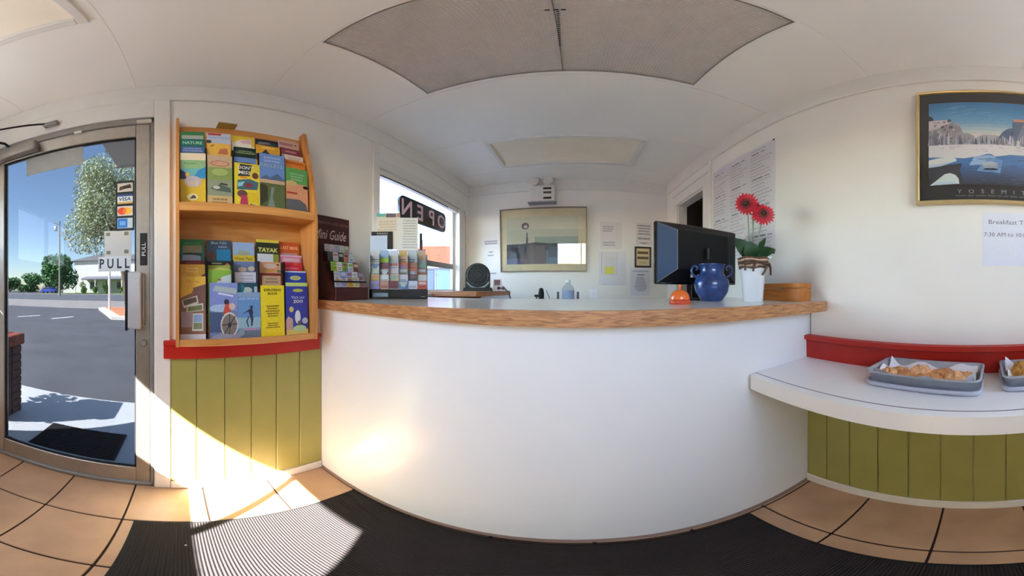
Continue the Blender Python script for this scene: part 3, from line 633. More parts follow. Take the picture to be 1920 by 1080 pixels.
  [C_('r', 0, .90, 1, 1, (140, 166, 196)), C_('t', 'LAKE SPORTS', .5, .86, .05, (200, 220, 240)), C_('r', 0, .22, 1, .45, (150, 186, 200)), C_('p', [(.22, .52), (.5, .62), (.66, .66), (.70, .54), (.60, .48), (.50, .58)], (56, 60, 92)), C_('p', [(.52, .56), (.66, .56), (.70, .42), (.66, .26), (.60, .26), (.60, .40)], (56, 60, 92)), C_('p', [(.54, .48), (.46, .36), (.52, .24), (.48, .24), (.40, .36), (.5, .48)], (56, 60, 92)), C_('e', .63, .68, .07, .03, (60, 60, 84)), C_('r', .30, .18, .92, .21, (216, 140, 160)), C_('r', 0, 0, 1, .16, (108, 118, 136)), C_('p', [(0, .1), (.3, .24), (.34, .1), (.1, .0)], (140, 156, 166))]),
 (1, -1.087, .347, .459, 1.368, (40, 48, 30), 'black and yellow hiking leaflet at the back of the fourth lower pocket',
  [C_('r', .0, .94, 1, 1, (226, 206, 70)), C_('t', 'TAYAK', .52, .79, .09, (226, 222, 120), .86, 0, .1, .03), C_('r', .05, .54, .74, .71, (214, 216, 224)), C_('r', .74, .54, 1, .71, (136, 150, 50))]),
 (1, -1.068, .353, .462, 1.261, (230, 166, 124), 'peach coloured leaflet in the fourth lower pocket', [C_('e', .5, .92, .3, .05, (224, 196, 180)), C_('r', .3, .80, .7, .86, (224, 160, 80)), C_('e', .9, .82, .1, .03, (120, 130, 100)), C_('e', .86, .95, .05, .015, (50, 40, 40))]),
 (1, -1.049, .352, .464, 1.209, (134, 44, 38), 'dark red framed leaflet behind the plain yellow one in the lower tier', [C_('r', .1, .76, .9, .95, (196, 164, 130)), C_('l', .2, .80, .8, .92, 2, (150, 116, 96))]),
 (1, -1.030, .350, .461, 1.154, (238, 212, 34), 'plain bright yellow leaflet with black type in front of the lower tier',
  [C_('t', 'EXPLORING', .5, .91, .05, (60, 50, 20), .72, 0, 0, .03), C_('t', 'BODIE', .5, .84, .045, (90, 70, 20), .5, 0, 0, .03), C_('l', .2, .38, .8, .62, 5, (140, 110, 20)), C_('l', .2, .16, .8, .28, 3, (140, 110, 20))]),
 (1, -1.106, .470, .576, 1.367, (206, 92, 36), 'orange leaflet at the back of the lower right pocket', [C_('t', 'LAST MINE', .5, .88, .07, (244, 186, 140), .86, 0, 0, .03), C_('r', .1, .70, .9, .77, (190, 150, 140))]),
 (1, -1.087, .467, .580, 1.301, (206, 110, 150), 'pink leaflet in the lower right pocket', [C_('r', .1, .86, .9, .94, (222, 180, 190)), C_('r', 0, .96, 1, 1, (226, 180, 206))]),
 (1, -1.068, .467, .573, 1.263, (216, 40, 64), 'crimson leaflet behind the blue ones in the lower right pocket', [C_('r', .55, .95, .8, 1, (220, 90, 40)), C_('l', .1, .84, .8, .92, 1, (240, 110, 130))]),
 (1, -1.049, .472, .583, 1.222, (44, 74, 176), 'royal blue leaflet with a yellow logo, second from front in the lower right pocket', [C_('e', .5, .86, .26, .045, (206, 206, 120)), C_('t', 'Zephyr', .5, .86, .04, (44, 74, 150), .4), C_('r', 0, .97, 1, 1, (200, 210, 235))]),
 (1, -1.030, .469, .581, 1.167, (54, 62, 160), 'royal blue leaflet with a white bird, front of the lower right pocket',
  [C_('r', 0, .93, 1, 1, (196, 216, 120)), C_('e', .55, .85, .24, .032, (196, 200, 90)), C_('t', 'Visit our', .55, .72, .05, (210, 224, 230), .7), C_('t', 'ZOO', .55, .64, .06, (220, 226, 200), .45, 0, 0, .03), C_('e', .24, .49, .10, .055, (222, 196, 110)), C_('e', .52, .34, .13, .13, (222, 226, 232)), C_('p', [(0, .04), (.3, .1), (.3, .3), (.1, .36), (0, .3)], (200, 160, 150)), C_('e', .58, .22, .07, .05, (110, 100, 70)), C_('r', 0, 0, 1, .10, (222, 206, 110)), C_('e', .6, .12, .3, .06, (190, 214, 160)), C_('e', .85, .26, .14, .06, (190, 190, 206))]),
]
for sec, X, y0, y1, zt, base, label, ops in BRO:
    zl = (1.477, .927)[sec]; front = X > -1.035
    z0 = zl+.001 if front else max(zt-.232, zl+.001)
    H, W = zt-z0, y1-y0; ln = .010
    org = (X, (y0+y1)/2, z0)
    t = MB(); th = .0035
    t.add([(X-th, y0, z0), (X, y0, z0), (X, y1, z0), (X-th, y1, z0), (X-th-ln, y0, zt), (X-ln, y0, zt), (X-ln, y1, zt), (X-th-ln, y1, zt)], [(0,3,2,1), (4,5,6,7), (0,1,5,4), (1,2,6,5), (2,3,7,6), (3,0,4,7)], ink(base))
    printed(t, ops, face_left(X, y0, z0, W, H, ln), W, H, .0003, .00012)
    b = single('leaflet', t, label, 'leaflet', org, 'leaflets in the oak rack')
    if not front and z0 > zl+.004:
        s_ = MB(); s_.box(X-.012, y0, zl, X+.002, y1, z0-.0005, M_oak_h); child('step', s_, rk)
t = MB(); y0 = .170; t.X = Matrix.Translation((XL+.010, y0, 1.9856)) @ Matrix.Rotation(R(4), 4, 'Z')
t.box(0, 0, 0, .055, .085, .004, ink((206, 176, 96))); t.box(0, 0, .004, .055, .085, .006, ink((120, 100, 70))); t.box(.004, .05, .006, .052, .08, .0065, ink((190, 170, 200)))
single('booklet', t, 'small booklet lying flat on the top edge of the oak rack', 'booklet', (XL+.03, y0+.04, 1.9856))

# ------------------------------------------------------------------ brown guide stand on the counter
gs = thing('guide_stand', 'dark mahogany tiered stand with a script header reading Guide', 'display stand', (-1.06, .79, ZT))
SY0, SY1 = .672, .912
t = MB(); t.box(-1.135, SY0+.03, ZT+.001, -.978, SY1, ZT+.066, M_brown, .002); child('base_box', t, gs)
tz = [ZT+.066, 1.176, 1.226, 1.278, 1.330]; tx = [-.984, -1.012, -1.040, -1.068, -1.096]
for k in range(1, 5):
    ye = SY1-.010*k
    t = MB(); t.box(-1.138, SY0+.03, tz[k-1] if k > 1 else tz[0], tx[k]+.004, ye, tz[k], M_brown); child('tier', t, gs)
    t = MB(); t.box(tx[k]+.004, SY0+.03, tz[k]-.006, tx[k-1]-.003, ye+.004, tz[k]+.002, M_black); child('ledge', t, gs)
t = MB(); t.box(-1.146, SY0, 1.330, -1.134, SY1-.002, 1.543, M_brown, .003); child('header_board', t, gs)
for op, l_ in ((('t', 'MAMMOTH LAKES VISITOR', .52, .80, .075, (150, 110, 104), .86), 'small dull red lettering'), (('t', 'Mini Guide', .45, .50, .26, (222, 200, 196), .88, 0, .35, .0), 'pale script lettering')):
    t = MB(); printed(t, [op], face_left(-1.134, SY0, 1.330, SY1-SY0, .213), SY1-SY0, .213); child('header_lettering', t, gs, l_)
PC = [[(206, 200, 220), (190, 180, 214), (222, 176, 70), (224, 220, 176), (176, 120, 110)], [(196, 190, 160), (126, 150, 206), (170, 166, 214), (206, 210, 226), (150, 110, 110)], [(150, 190, 60), (222, 206, 180), (130, 170, 90), (196, 206, 222), (140, 80, 60)], [(72, 76, 80), (206, 200, 204), (60, 66, 50), (216, 128, 100), (170, 196, 206)], [(196, 196, 206), (216, 196, 204), (176, 180, 206), (200, 200, 190), (160, 170, 140)]]
PN = [['white', 'lilac', 'gold', 'cream', 'rust'], ['khaki', 'blue', 'violet', 'silver', 'brown'], ['lime', 'beige', 'green', 'pale blue', 'dark brown'], ['charcoal', 'grey', 'dark olive', 'coral', 'turquoise'], ['pale grey', 'rose', 'periwinkle', 'stone', 'sage']]
tn = ['bottom', 'second', 'middle', 'fourth', 'top']
for k in range(5):
    n = 5; ye = SY1-.010*k-.004; w_ = (ye-SY0-.036)/n
    for i in range(n):
        y0 = SY0+.034+w_*i; z0 = (tz[k]+.0022) if k else ZT+.0665; h = .047 if k < 4 else .040
        x = (tx[k-1]-.010) if k else tx[0]+.002
        if k == 0: x = -.990
        t = MB(); t.add([(x, y0, z0), (x, y0+w_-.003, z0), (x-.006, y0+w_-.003, z0+h), (x-.006, y0, z0+h), (x-.002, y0, z0), (x-.002, y0+w_-.003, z0), (x-.008, y0+w_-.003, z0+h), (x-.008, y0, z0+h)], [(0,1,2,3), (5,4,7,6), (0,4,5,1), (3,2,6,7), (0,3,7,4), (1,5,6,2)], ink(PC[k][i]))
        printed(t, [('r', .1, .55, .9, .85, [min(255, c*.8+20) for c in PC[k][(i+2) % 5]]), ('l', .1, .1, .9, .45, 2, [c*.55 for c in PC[k][i]])], (lambda u, v, o, x=x, y0=y0, z0=z0, w_=w_, h=h: (x+o-.006*v, y0+u*(w_-.003), z0+v*h)), w_, h)
        single('pamphlet', t, '%s pamphlet on the %s tier of the brown stand' % (PN[k][i], tn[k]), 'pamphlet', (x, y0+w_/2, z0), 'pamphlets in the brown stand')

# ------------------------------------------------------------------ business card rack
cr = thing('card_rack', 'clear and black business card rack with a black header, on the counter by the window', 'card rack', (-.96, 1.14, ZT), R(40.1))
t = MB(); t.box(-.168, -.05, 0, .168, .055, .056, M_gloss, .004); t.build('base_box', cr)
t = MB(); t.box(-.150, -.0515, .012, -.06, -.05, .034, mat('pale_label', (120, 140, 156), .4)); t.build('base_label', cr)
t = MB(); t.lathe([(.014, 0), (.014, .004)], (.140, -.047, .010), mat('round_sticker', (170, 160, 150), .4), 12); t.build('round_sticker', cr)
t = MB(); t.box(-.166, .050, .056, .166, .054, .300, glass('rack_acrylic', (.45, .47, .49), 1.)); t.build('back_plate', cr)
t = MB(); t.box(-.166, .044, .300, -.035, .050, .412, M_gloss, .002); t.build('header_board', cr)
t = MB(); t.box(.128, .044, .30, .146, .05, .402, M_gloss, .002); t.build('upright', cr)
t = MB(); printed(t, [('t', 'B O O K S', .52, .885, .085, (214, 210, 206), .60, 0, 0, .02)], lambda u, v, o: (-.166+.131*u, .044-o, .30+.112*v), .131, .112); t.build('header_lettering', cr)
for i in range(7):
    t = MB(); x = -.165+.055*i; t.box(x-.0012, -.045, .056, x+.0012, .05, .26, glass('acrylic_divider', (.30, .32, .34), 1.) if i == 0 else bpy.data.materials['acrylic_divider']); t.build('divider', cr)
CC = [[(146, 134, 200), (176, 116, 92), (110, 40, 52), (84, 118, 176), (196, 200, 220), (206, 92, 66)],
      [(210, 172, 70), (206, 210, 210), (206, 170, 116), (206, 206, 216), (84, 88, 96), (214, 214, 200)],
      [(176, 190, 176), (150, 84, 80), (210, 196, 200), (140, 140, 126), (186, 120, 96), (170, 116, 96)],
      [(206, 204, 190), (112, 52, 62), (200, 198, 216), (206, 116, 76), (200, 120, 100), (146, 176, 160)],
      [(196, 198, 200), (150, 180, 214), (196, 206, 222), (212, 176, 146), (190, 206, 214), (176, 176, 190)]]
CN = [['lilac', 'tan', 'dark maroon', 'blue', 'ice white', 'red orange'], ['mustard', 'white', 'sand', 'plain white', 'charcoal', 'ivory'], ['sage', 'brick', 'pinkish white', 'olive grey', 'rust', 'brown'], ['cream', 'maroon', 'lavender', 'orange', 'salmon', 'sea green'], ['silver', 'sky blue and lime', 'pale blue', 'peach', 'frost', 'mauve']]
rn = ['bottom', 'second', 'middle', 'fourth', 'top']; cn = ['first', 'second', 'third', 'fourth', 'fifth', 'sixth']
Mr = Matrix.Translation((-.96, 1.14, ZT)) @ Matrix.Rotation(R(40.1), 4, 'Z')
for k in range(5):
    for i in range(6):
        x0 = -.1645+.055*i; y = -.042+.018*k; z0 = .057+.040*k*.93; h = .046 if k < 4 else .085
        t = MB(); t.X = Mr
        t.box(x0, y, z0 if k else .0565, x0+0.0535, y+.002, z0+h, ink(CC[k][i]))
        o2 = CC[(k+2) % 5][(i+3) % 6]
        ops = [('l', .1, .1, .9, .4, 2, [c*.5 for c in CC[k][i]])] if (i+k) % 3 else [('e', .5, .45, .28, .22, o2)]
        if (k, i) == (4, 1): ops = [('r', 0, .0, 1, .45, (150, 200, 40)), ('r', 0, 0, 1, .06, wh)]
        elif (i+k) % 2: ops.append(('r', .08, .55, .92, .88, [c*.7+50 for c in o2]))
        printed(t, ops, (lambda u, v, o, x0=x0, y=y, z0=z0, h=h: (x0+0.0535*u, y-o, z0+h*v)), 0.0535, h)
        p = Mr @ Vector((x0+.02675, y+.001, z0 if k else .0565))
        b = t.build('business_card', None, tuple(p)); tag(b, '%s card in the %s row, %s from left in the clear rack' % (CN[k][i], rn[k], cn[i]), 'card', 'cards in the clear rack')
def cpaper(nm, x0, x1, y, z0, z1, base, ops, label, cat, th=.001, cut=None):
    t = MB(); t.X = Mr; t.box(x0, y, z0, x1, y+th, z1, ink(base)); printed(t, ops, lambda u, v, o: (x0+(x1-x0)*u, y-o, z0+(z1-z0)*v), x1-x0, z1-z0)
    p = Mr @ Vector(((x0+x1)/2, y, z0)); return single(nm, t, label, cat, tuple(p))
cpaper('price_list', -.010, .118, .0405, .285, .500, (228, 230, 226), [('l', .25, .08, .95, .95, 11, (190, 192, 190), .2)], 'tall white typed sheet standing behind the business cards', 'sheet')
cpaper('card_holder_sheet', -.172, -.068, .0405, .283, .386, (196, 212, 240), [], 'blank pale blue sheet in front of the black header', 'sheet')
cpaper('flyer', -.135, .010, .0565, .30, .535, (226, 216, 200), [('r', 0, .90, .38, 1, (110, 190, 176)), ('r', .40, .88, .82, 1, (110, 92, 104)), ('r', .84, .88, 1, 1, (196, 150, 140)), ('l', .05, .5, .9, .8, 4, (206, 190, 172))], 'cream flyer with teal and mauve blocks standing behind the card rack', 'flyer')

# ------------------------------------------------------------------ things on the counter
# orange service bell
bl = thing('service_bell', 'small orange service bell on the counter', 'bell', (.388, .883, ZT))
M_or = mat('orange_enamel', (246, 112, 36), .25, coat=.5); M_ord = mat('dark_orange_base', (206, 74, 34), .4)
t = MB(); t.lathe([(.039, 0), (.041, .004), (.041, .012), (.037, .016)], (0, 0, 0), M_ord); t.build('base', bl)
t = MB(); t.lathe([(.0385, .017), (.0385, .022), (.036, .034), (.028, .045), (.017, .052), (.006, .055)], (0, 0, 0), M_or); t.build('dome', bl)
t = MB(); t.lathe([(.004, .054), (.004, .064), (.007, .066), (.007, .072), (.003, .075)], (0, 0, 0), M_or, 12); t.build('button', bl)
# blue pottery vase with two handles
vs_ = thing('vase', 'blue glazed pottery jar with two looped handles on the counter', 'vase', (.617, 1.03, ZT), R(-31))
M_blue = mat('blue_glaze', (36, 62, 116), .22, var=.45, scale=26, coat=.5)
t = MB(); t.lathe([(.048, 0), (.056, .006), (.078, .045), (.085, .075), (.082, .098), (.066, .118), (.056, .132), (.056, .158), (.062, .170), (.066, .173), (.061, .174), (.052, .166), (.050, .130), (.05, .12)], (0, 0, 0), M_blue, 36); t.build('body', vs_)
for s_ in (-1, 1):
    t = MB(); p = []
    for i in range(17):
        a = R(250-300*i/16); p.append((s_*(.080+.021*math.cos(a)), 0, .140+.028*math.sin(a)))
    p.append((s_*.058, 0, .150)) if False else None
    t.tube([(s_*.062, 0, .112), (s_*.078, 0, .116), (s_*.092, 0, .128), (s_*.097, 0, .145), (s_*.091, 0, .162), (s_*.080, 0, .168), (s_*.070, 0, .163), (s_*.066, 0, .154), (s_*.070, 0, .147), (s_*.077, 0, .148)], [.007, .0065, .006, .006, .006, .006, .0055, .005, .0045, .004], M_blue, 8); t.build('handle', vs_)
# white pot with red gerberas
fp = thing('flower_pot', 'tall white pot of red gerbera daisies with a raffia wrap at its rim', 'potted flowers', (.723, .853, ZT))
M_pot = mat('white_ceramic', (236, 236, 238), .25, var=.02)
t = MB(); t.lathe([(.040, 0), (.044, .003), (.056, .150), (.061, .182), (.062, .190), (.057, .190), (.054, .176)], (0, 0, 0), M_pot, 32); t.build('pot', fp)
t = MB(); t.lathe([(.001, .178), (.054, .180)], (0, 0, 0), mat('potting_moss', (50, 44, 34), .9), 20); t.build('soil', fp)
M_raf = mat('raffia', (96, 66, 52), .7, var=.5, scale=120); M_raf2 = mat('raffia_light', (196, 164, 130), .7, var=.3, scale=120)
t = MB()
for i, (z, r_) in enumerate(((.150, .0595), (.158, .0615), (.166, .063), (.174, .0645), (.182, .0655), (.190, .066))):
    t.tube([(r_*math.cos(a*.3), r_*math.sin(a*.3), z+.003*math.sin(a*1.3+i)) for a in range(22)], .0045, (M_raf, M_raf2)[i % 3 == 1], 6)
t.build('raffia_band', fp)
for pts in ([(-.03, -.058, .170), (-.05, -.066, .150), (-.055, -.066, .130)], [(.0, -.066, .168), (.012, -.076, .150), (-.006, -.080, .128), (-.016, -.078, .116)], [(.03, -.058, .170), (.052, -.058, .150), (.058, -.052, .118)], [(.0, -.066, .168), (.028, -.076, .165), (.036, -.074, .148)], [(-.06, -.02, .18), (-.068, -.03, .16), (-.068, -.03, .135)]):
    t = MB(); t.tube(pts, .005, M_raf, 6); t.build('raffia_tail', fp)
M_stem = mat('flower_stem', (130, 140, 116), .5); M_leaf = mat('leaf_green', (30, 66, 34), .35, var=.3, scale=40); M_pet = mat('petal_red', (196, 16, 42), .5, var=.25, scale=60); M_petd = mat('petal_dark_red', (128, 12, 34), .55, var=.3); M_ctr = mat('flower_centre', (50, 34, 22), .8, var=.3)
def bloom(mb_p, mb_c, c, nrm, rad, n=20):
    nz = Vector(nrm).normalized(); a = nz.cross(Vector((0, 0, 1))).normalized(); b = nz.cross(a)
    c = Vector(c)
    for ring, (rr_, lift, mt) in enumerate(((1., .0, M_pet), (.82, .007, M_pet), (.55, .012, M_petd))):
        for i in range(n):
            th = 2*math.pi*(i+.5*ring)/n; d = a*math.cos(th)+b*math.sin(th); s = nz.cross(d)
            R0, R1, R2 = rad*.16, rad*rr_*.62, rad*rr_*random.uniform(.93, 1.05); wd = rad*rr_*.15
            pts = [c+d*R0+nz*lift, c+d*R1+s*wd+nz*(lift+.006), c+d*R2+s*wd*.35+nz*(lift-.002), c+d*R2-s*wd*.35+nz*(lift-.002), c+d*R1-s*wd+nz*(lift+.006), c+d*R1*.95+nz*(lift+.002)]
            mb_p.add(pts, [(0, 1, 5), (1, 2, 3, 5), (3, 4, 5), (4, 0, 5)], mt, True)
    prof_ = [(rad*.26, .006), (rad*.24, .016), (rad*.12, .021), (.001, .021)]
    vs = []
    for r_, h in prof_:
        for k in range(14):
            th = 2*math.pi*k/14; vs.append(c+a*r_*math.cos(th)+b*r_*math.sin(th)+nz*h)
    mb_c.add(vs, [(i*14+k, i*14+(k+1) % 14, (i+1)*14+(k+1) % 14, (i+1)*14+k) for i in range(3) for k in range(14)], M_ctr, True)
# local frame: camera direction from the pot is about (-.65,-.76)
blooms = [((-.022, .018, .448), (-.80, -.60, -.15), .054), ((.030, .024, .450), (.35, -.45, .80), .056), ((.036, -.028, .398), (-.55, -.80, .12), .054)]
roots = [(-.004, .008, .18), (.006, .010, .18), (.006, -.006, .18)]
for (c, nr, rd), r0 in zip(blooms, roots):
    t1, t2 = MB(), MB(); bloom(t1, t2, c, nr, rd)
    pe = t1.build('flower_head', fp); t2.build('flower_centre', pe)
    nz = Vector(nr).normalized(); c = Vector(c); r0 = Vector(r0)
    t = MB(); t.tube([r0, r0.lerp(c, .45)+Vector((-.004, -.004, 0)), r0.lerp(c, .85)-nz*.012, c-nz*.001], [.0034, .0034, .0032, .003], M_stem, 7); t.build('stem', fp)
def leaf(base, tip, wid, droop, par, face=(-.5, -.62, .6)):
    name = 'leaf'; base, tip = Vector(base), Vector(tip); d = tip-base; s = d.cross(Vector(face)).normalized(); up = s.cross(d).normalized()
    t = MB(); vs = []; n = 7
    for i in range(n+1):
        f = i/n; w_ = wid*math.sin(math.pi*min(1, (f*.92+.06)))**.8; p = base+d*f+up*droop*math.sin(math.pi*f)
        vs += [p-s*w_, p-up*w_*.25, p+s*w_]
    t.add(vs, [(3*i+k, 3*i+k+1, 3*i+k+4, 3*i+k+3) for i in range(n) for k in range(2)], M_leaf, True); return t.build(name, par)
leaf((-.012, .002, .186), (-.074, .034, .280), .036, .016, fp); leaf((.012, -.006, .186), (.100, -.040, .240), .030, .022, fp)
leaf((.010, .002, .186), (.056, -.022, .290), .017, .010, fp); leaf((-.008, -.008, .186), (-.040, -.020, .262), .036, .012, fp); leaf((.012, -.012, .186), (.052, -.052, .236), .030, .014, fp)
t = MB(); t.X = Matrix.Translation((.062, -.030, .203)) @ Matrix.Rotation(R(-35), 4, 'Z') @ Matrix.Rotation(R(10), 4, 'Y'); t.box(-.018, -.0005, -.006, .018, .0005, .006, M_paper); t.build('plant_tag', fp, None)
# wooden card box
bx = thing('wooden_box', 'small lidded honey coloured wooden box at the right end of the counter', 'box', (.905, .82, ZT))
t = MB(); t.box(-.044, -.117, 0, .044, .117, .060, M_box, .002); t.build('body', bx)
t = MB(); t.box(-.046, -.119, .061, .046, .119, .083, M_box, .003); t.build('lid', bx)
t = MB(); t.box(-.048, -.008, .052, -.044, .008, .068, M_alu_d, .001); t.build('clasp', bx)
# monitor seen from behind
ml, mr_ = Vector((.379, 1.163, 0)), Vector((.904, 1.225, 0))
ang = math.atan2(mr_.y-ml.y, mr_.x-ml.x); mc = (ml+mr_)/2; MW = (mr_-ml).length
mo = thing('monitor', 'black flat computer monitor seen from behind on the counter', 'monitor', (mc.x, mc.y, ZT), ang)
z0, z1 = 1.161-ZT, 1.479-ZT
t = MB(); t.box(-MW/2, .0, z0, MW/2, .022, z1, M_gloss, .006); t.build('screen_bezel', mo)
t = MB(); t.box(-MW/2+.012, .0215, z0+.02, MW/2-.012, .0225, z1-.014, mat('screen_dark', (10, 10, 12), .2)); t.build('screen', mo)
a = [(-MW/2+.012, z0+.010), (MW/2-.012, z0+.010), (MW/2-.012, z1-.010), (-MW/2+.012, z1-.010)]
b = [(-MW/2+.105, z0+.075), (MW/2-.10, z0+.075), (MW/2-.10, z1-.045), (-MW/2+.105, z1-.045)]
t = MB(); q = [(x, -.001, z) for x, z in a]+[(x, -.038, z) for x, z in b]
M_shell = mat('monitor_shell', (15, 15, 18), .42, spec=.3); M_facet = mat('painted_reflection_blue', (58, 76, 104), .5, spec=.2)  # blue of the side panel is a reflection painted as colour
t.add(q, [(0, 1, 5, 4), (1, 2, 6, 5), (2, 3, 7, 6), (4, 5, 6, 7)], M_shell); t.build('rear_shell', mo)
t = MB(); t.add([q[0], q[4], q[7], q[3]], [(0, 1, 2, 3)], M_facet); t.tube([q[3], q[7], q[4], q[0]], .0014, M_alu_d, 6); t.build('side_panel', mo, None)['label'] = 'slanted side panel with a painted blue reflection and a pale rim'
t = MB(); t.prism([(-.05, 0), (.05, 0), (.05, .012), (-.05, .012)], 'z', .010, z0+.13, M_shell); t.X = Matrix.Translation((.02, -.045, z0+.16)); t.lathe([(.022, -.03), (.022, .03)], (0, 0, 0), M_shell, 16); t.build('stand_neck', mo)
t = MB(); t.box(-.13, -.07, 0, .10, .09, .012, M_gloss, .005); t.build('stand_base', mo)
t = MB()
for x in (-.075, -.035):
    t = MB(); t.box(x-.006, -.0405, z0+.035, x+.006, -.030, z0+.052, M_paper, .002); t.build('port_plug', mo)['label'] = 'white cable plug'

# ------------------------------------------------------------------ side shelf and things behind the counter
sh = thing('window_ledge', 'brown wooden shelf with rounded corners under the back window', 'shelf', (XL, 2.05, 1.075))
pts = [(XL+.001, 1.76), (-.78, 1.76), (-.735, 1.775), (-.705, 1.81), (-.695, 1.86), (-.62, 2.36), (XL+.001, 2.36)]
t = MB(); t.prism(pts, 'z', 1.078, 1.118, M_shelf); child('board', t, sh)
for y in (1.90, 2.25):
    t = MB(); t.prism([(XL+.001, 1.078), (-.85, 1.078), (XL+.001, .88)], 'y', y-.01, y+.01, M_shelf); child('bracket', t, sh)
def arch(w, h, n=14): return [(w, 0)]+[(w*math.cos(math.pi*i/n)*(1 if i not in (0, n) else 1), h-w*.98+w*.98*math.sin(math.pi*i/n)) for i in range(n+1)]+[(-w, 0)]
fn = thing('fan_heater', 'black round-topped fan heater on the shelf under the back window', 'fan', (-.845, 2.08, 1.118), R(22))
t = MB(); o = arch(.108, .245); t.prism(o, 'y', -.05, .07, M_black); t.build('housing', fn)
t = MB(); t.prism([(-.130, 0), (.130, 0), (.122, .03), (-.122, .03)], 'y', -.075, .08, M_black); t.build('foot', fn)
t = MB()
for r0_, r1_ in ((.098, .084), (.064, .058), (.036, .030)):
    n = 30
    vs = [(r_*math.cos(2*math.pi*k/n), yv, .137+r_*math.sin(2*math.pi*k/n)) for r_, yv in ((r0_, -.051), (r0_*.5+r1_*.5, -.064), (r1_, -.054)) for k in range(n)]
    t.add(vs, [(i*n+k, i*n+(k+1) % n, (i+1)*n+(k+1) % n, (i+1)*n+k) for i in range(2) for k in range(n)], mat('grey_gloss', (26, 30, 29), .25), True)
for k in range(12):
    a_ = math.pi*2*k/12; t.tube([(.03*math.cos(a_), -.056, .137+.03*math.sin(a_)), (.09*math.cos(a_), -.056, .137+.09*math.sin(a_))], .0018, M_black, 5)
t.build('front_grille', fn)
t = MB(); vs = []
for i in range(13):
    a_ = R(210+120*i/12); vs += [(.104*math.cos(a_), -.053, .137+.104*math.sin(a_)), (.118*math.cos(a_), -.056, .137+.118*math.sin(a_)-.002)]
t.add(vs, [(2*i, 2*i+1, 2*i+3, 2*i+2) for i in range(12)], mat('highlight_grey', (120, 128, 124), .3)); t.build('painted_highlight', fn)  # pale crescent paints a highlight under the round front
tp = thing('tape_dispenser', 'small white device with a dark red panel and two black knobs beside the fan', 'dispenser', (-.682, 2.16, 1.118), R(18))
t = MB(); t.prism([(-.045, 0), (.06, 0), (.062, .035), (.040, .05), (.028, .105), (-.04, .105)], 'y', -.02, .03, mat('ivory_plastic', (222, 210, 208), .4)); t.build('body', tp)
t = MB(); t.box(-.034, -.0215, .052, .018, -.020, .098, mat('maroon_panel', (110, 40, 50), .4)); t.build('panel', tp)
for x in (.006, .046):
    t = MB(); t.X = Matrix.Translation((x, -.019, .026)) @ Matrix.Rotation(R(90), 4, 'X'); t.lathe([(.014, 0), (.014, .006), (.009, .008)], (0, 0, 0), M_black, 14); t.build('knob', tp)
t = MB(); t.tube([(-.655, 2.12, 1.140), (-.635, 2.11, 1.146), (-.60, 2.10, 1.138), (-.565, 2.09, 1.105), (-.55, 2.085, 1.06), (-.545, 2.08, 1.004)], .006, mat('brown_cable', (80, 62, 56), .5), 7)
single('power_cord', t, 'brown power cord bending down beside the wooden shelf', 'cord', (-.545, 2.08, 1.004))
dk = thing('back_desk', 'low white work desk along the back wall behind the counter', 'desk', (.15, 2.3, 0))
t = MB(); t.box(-.68, 2.06, .965, XR-.002, YB-.002, 1.0, M_lamtop, .003); child('desktop', t, dk)
for x in (-.66, .15, XR-.05):
    t = MB(); t.box(x, 2.10, 0, x+.03, YB-.004, .965, M_lam); child('side_panel', t, dk)
ZD = 1.0
p = thing('desk_stapler', 'small black device with a rounded head on the back desk', 'device', (-.318, 2.25, ZD))
t = MB(); t.box(-.045, -.03, 0, .045, .03, .012, M_black, .003); t.build('base', p)
t = MB(); t.lathe([(.022, .012), (.024, .05), (.026, .10), (.020, .135), (.008, .145)], (.012, 0, 0), M_black, 16); t.build('head', p)
t = MB(); t.box(-.05, -.012, .065, .01, .012, .085, M_black, .004); t.tube([(-.04, 0, .012), (-.03, 0, .066)], .006, M_black); t.build('arm', p)
t = MB(); t.tube([(-.262, 2.26, 1.125), (-.235, 2.25, 1.06), (-.215, 2.24, ZD+.004)], .004, mat('grey_pen', (140, 132, 136), .4)); single('pen', t, 'thin grey pen leaning beside the black device on the back desk', 'pen', (-.215, 2.24, ZD))
for i, x in enumerate((-.155, .022)):
    t = MB(); t.lathe([(.010, 0), (.011, .06), (.010, .105), (.006, .112)], (x, 2.25, ZD), mat('dark_grey_tube', (86, 84, 90), .4), 12)
    single('marker', t, ('dark grey marker standing left of the clear bottle on the back desk', 'dark grey marker standing right of the clear bottle on the back desk')[i], 'marker', (x, 2.25, ZD))
wb = thing('water_bottle', 'clear square bottle with a blue label on the back desk', 'bottle', (-.065, 2.28, ZD))
t = MB(); t.lathe([(.052, 0), (.055, .006), (.055, .14), (.040, .165), (.022, .178), (.022, .195)], (0, 0, 0), glass('bottle_plastic', (.84, .87, .90), .8), 24); t.build('body', wb)
t = MB(); t.lathe([(.0555, .045), (.0555, .125)], (0, 0, 0), mat('bottle_label', (150, 166, 196), .4), 24); t.build('label_band', wb)
t = MB(); t.lathe([(.024, .195), (.024, .215), (.02, .218)], (0, 0, 0), M_paper, 16); t.build('cap', wb)
tt = thing('table_card', 'small white folded card on the back desk right of the clear bottle', 'card', (.155, 2.2, ZD))
t = MB(); t.prism([(-.03, 0), (.03, 0), (.004, .135), (-.004, .135)], 'x', -.035, .035, M_paper); t.lathe([(.006, 0), (.006, .002)], (.006, -.012, .095), mat('dot_grey', (120, 120, 126), .5), 10); t.build('card', tt)

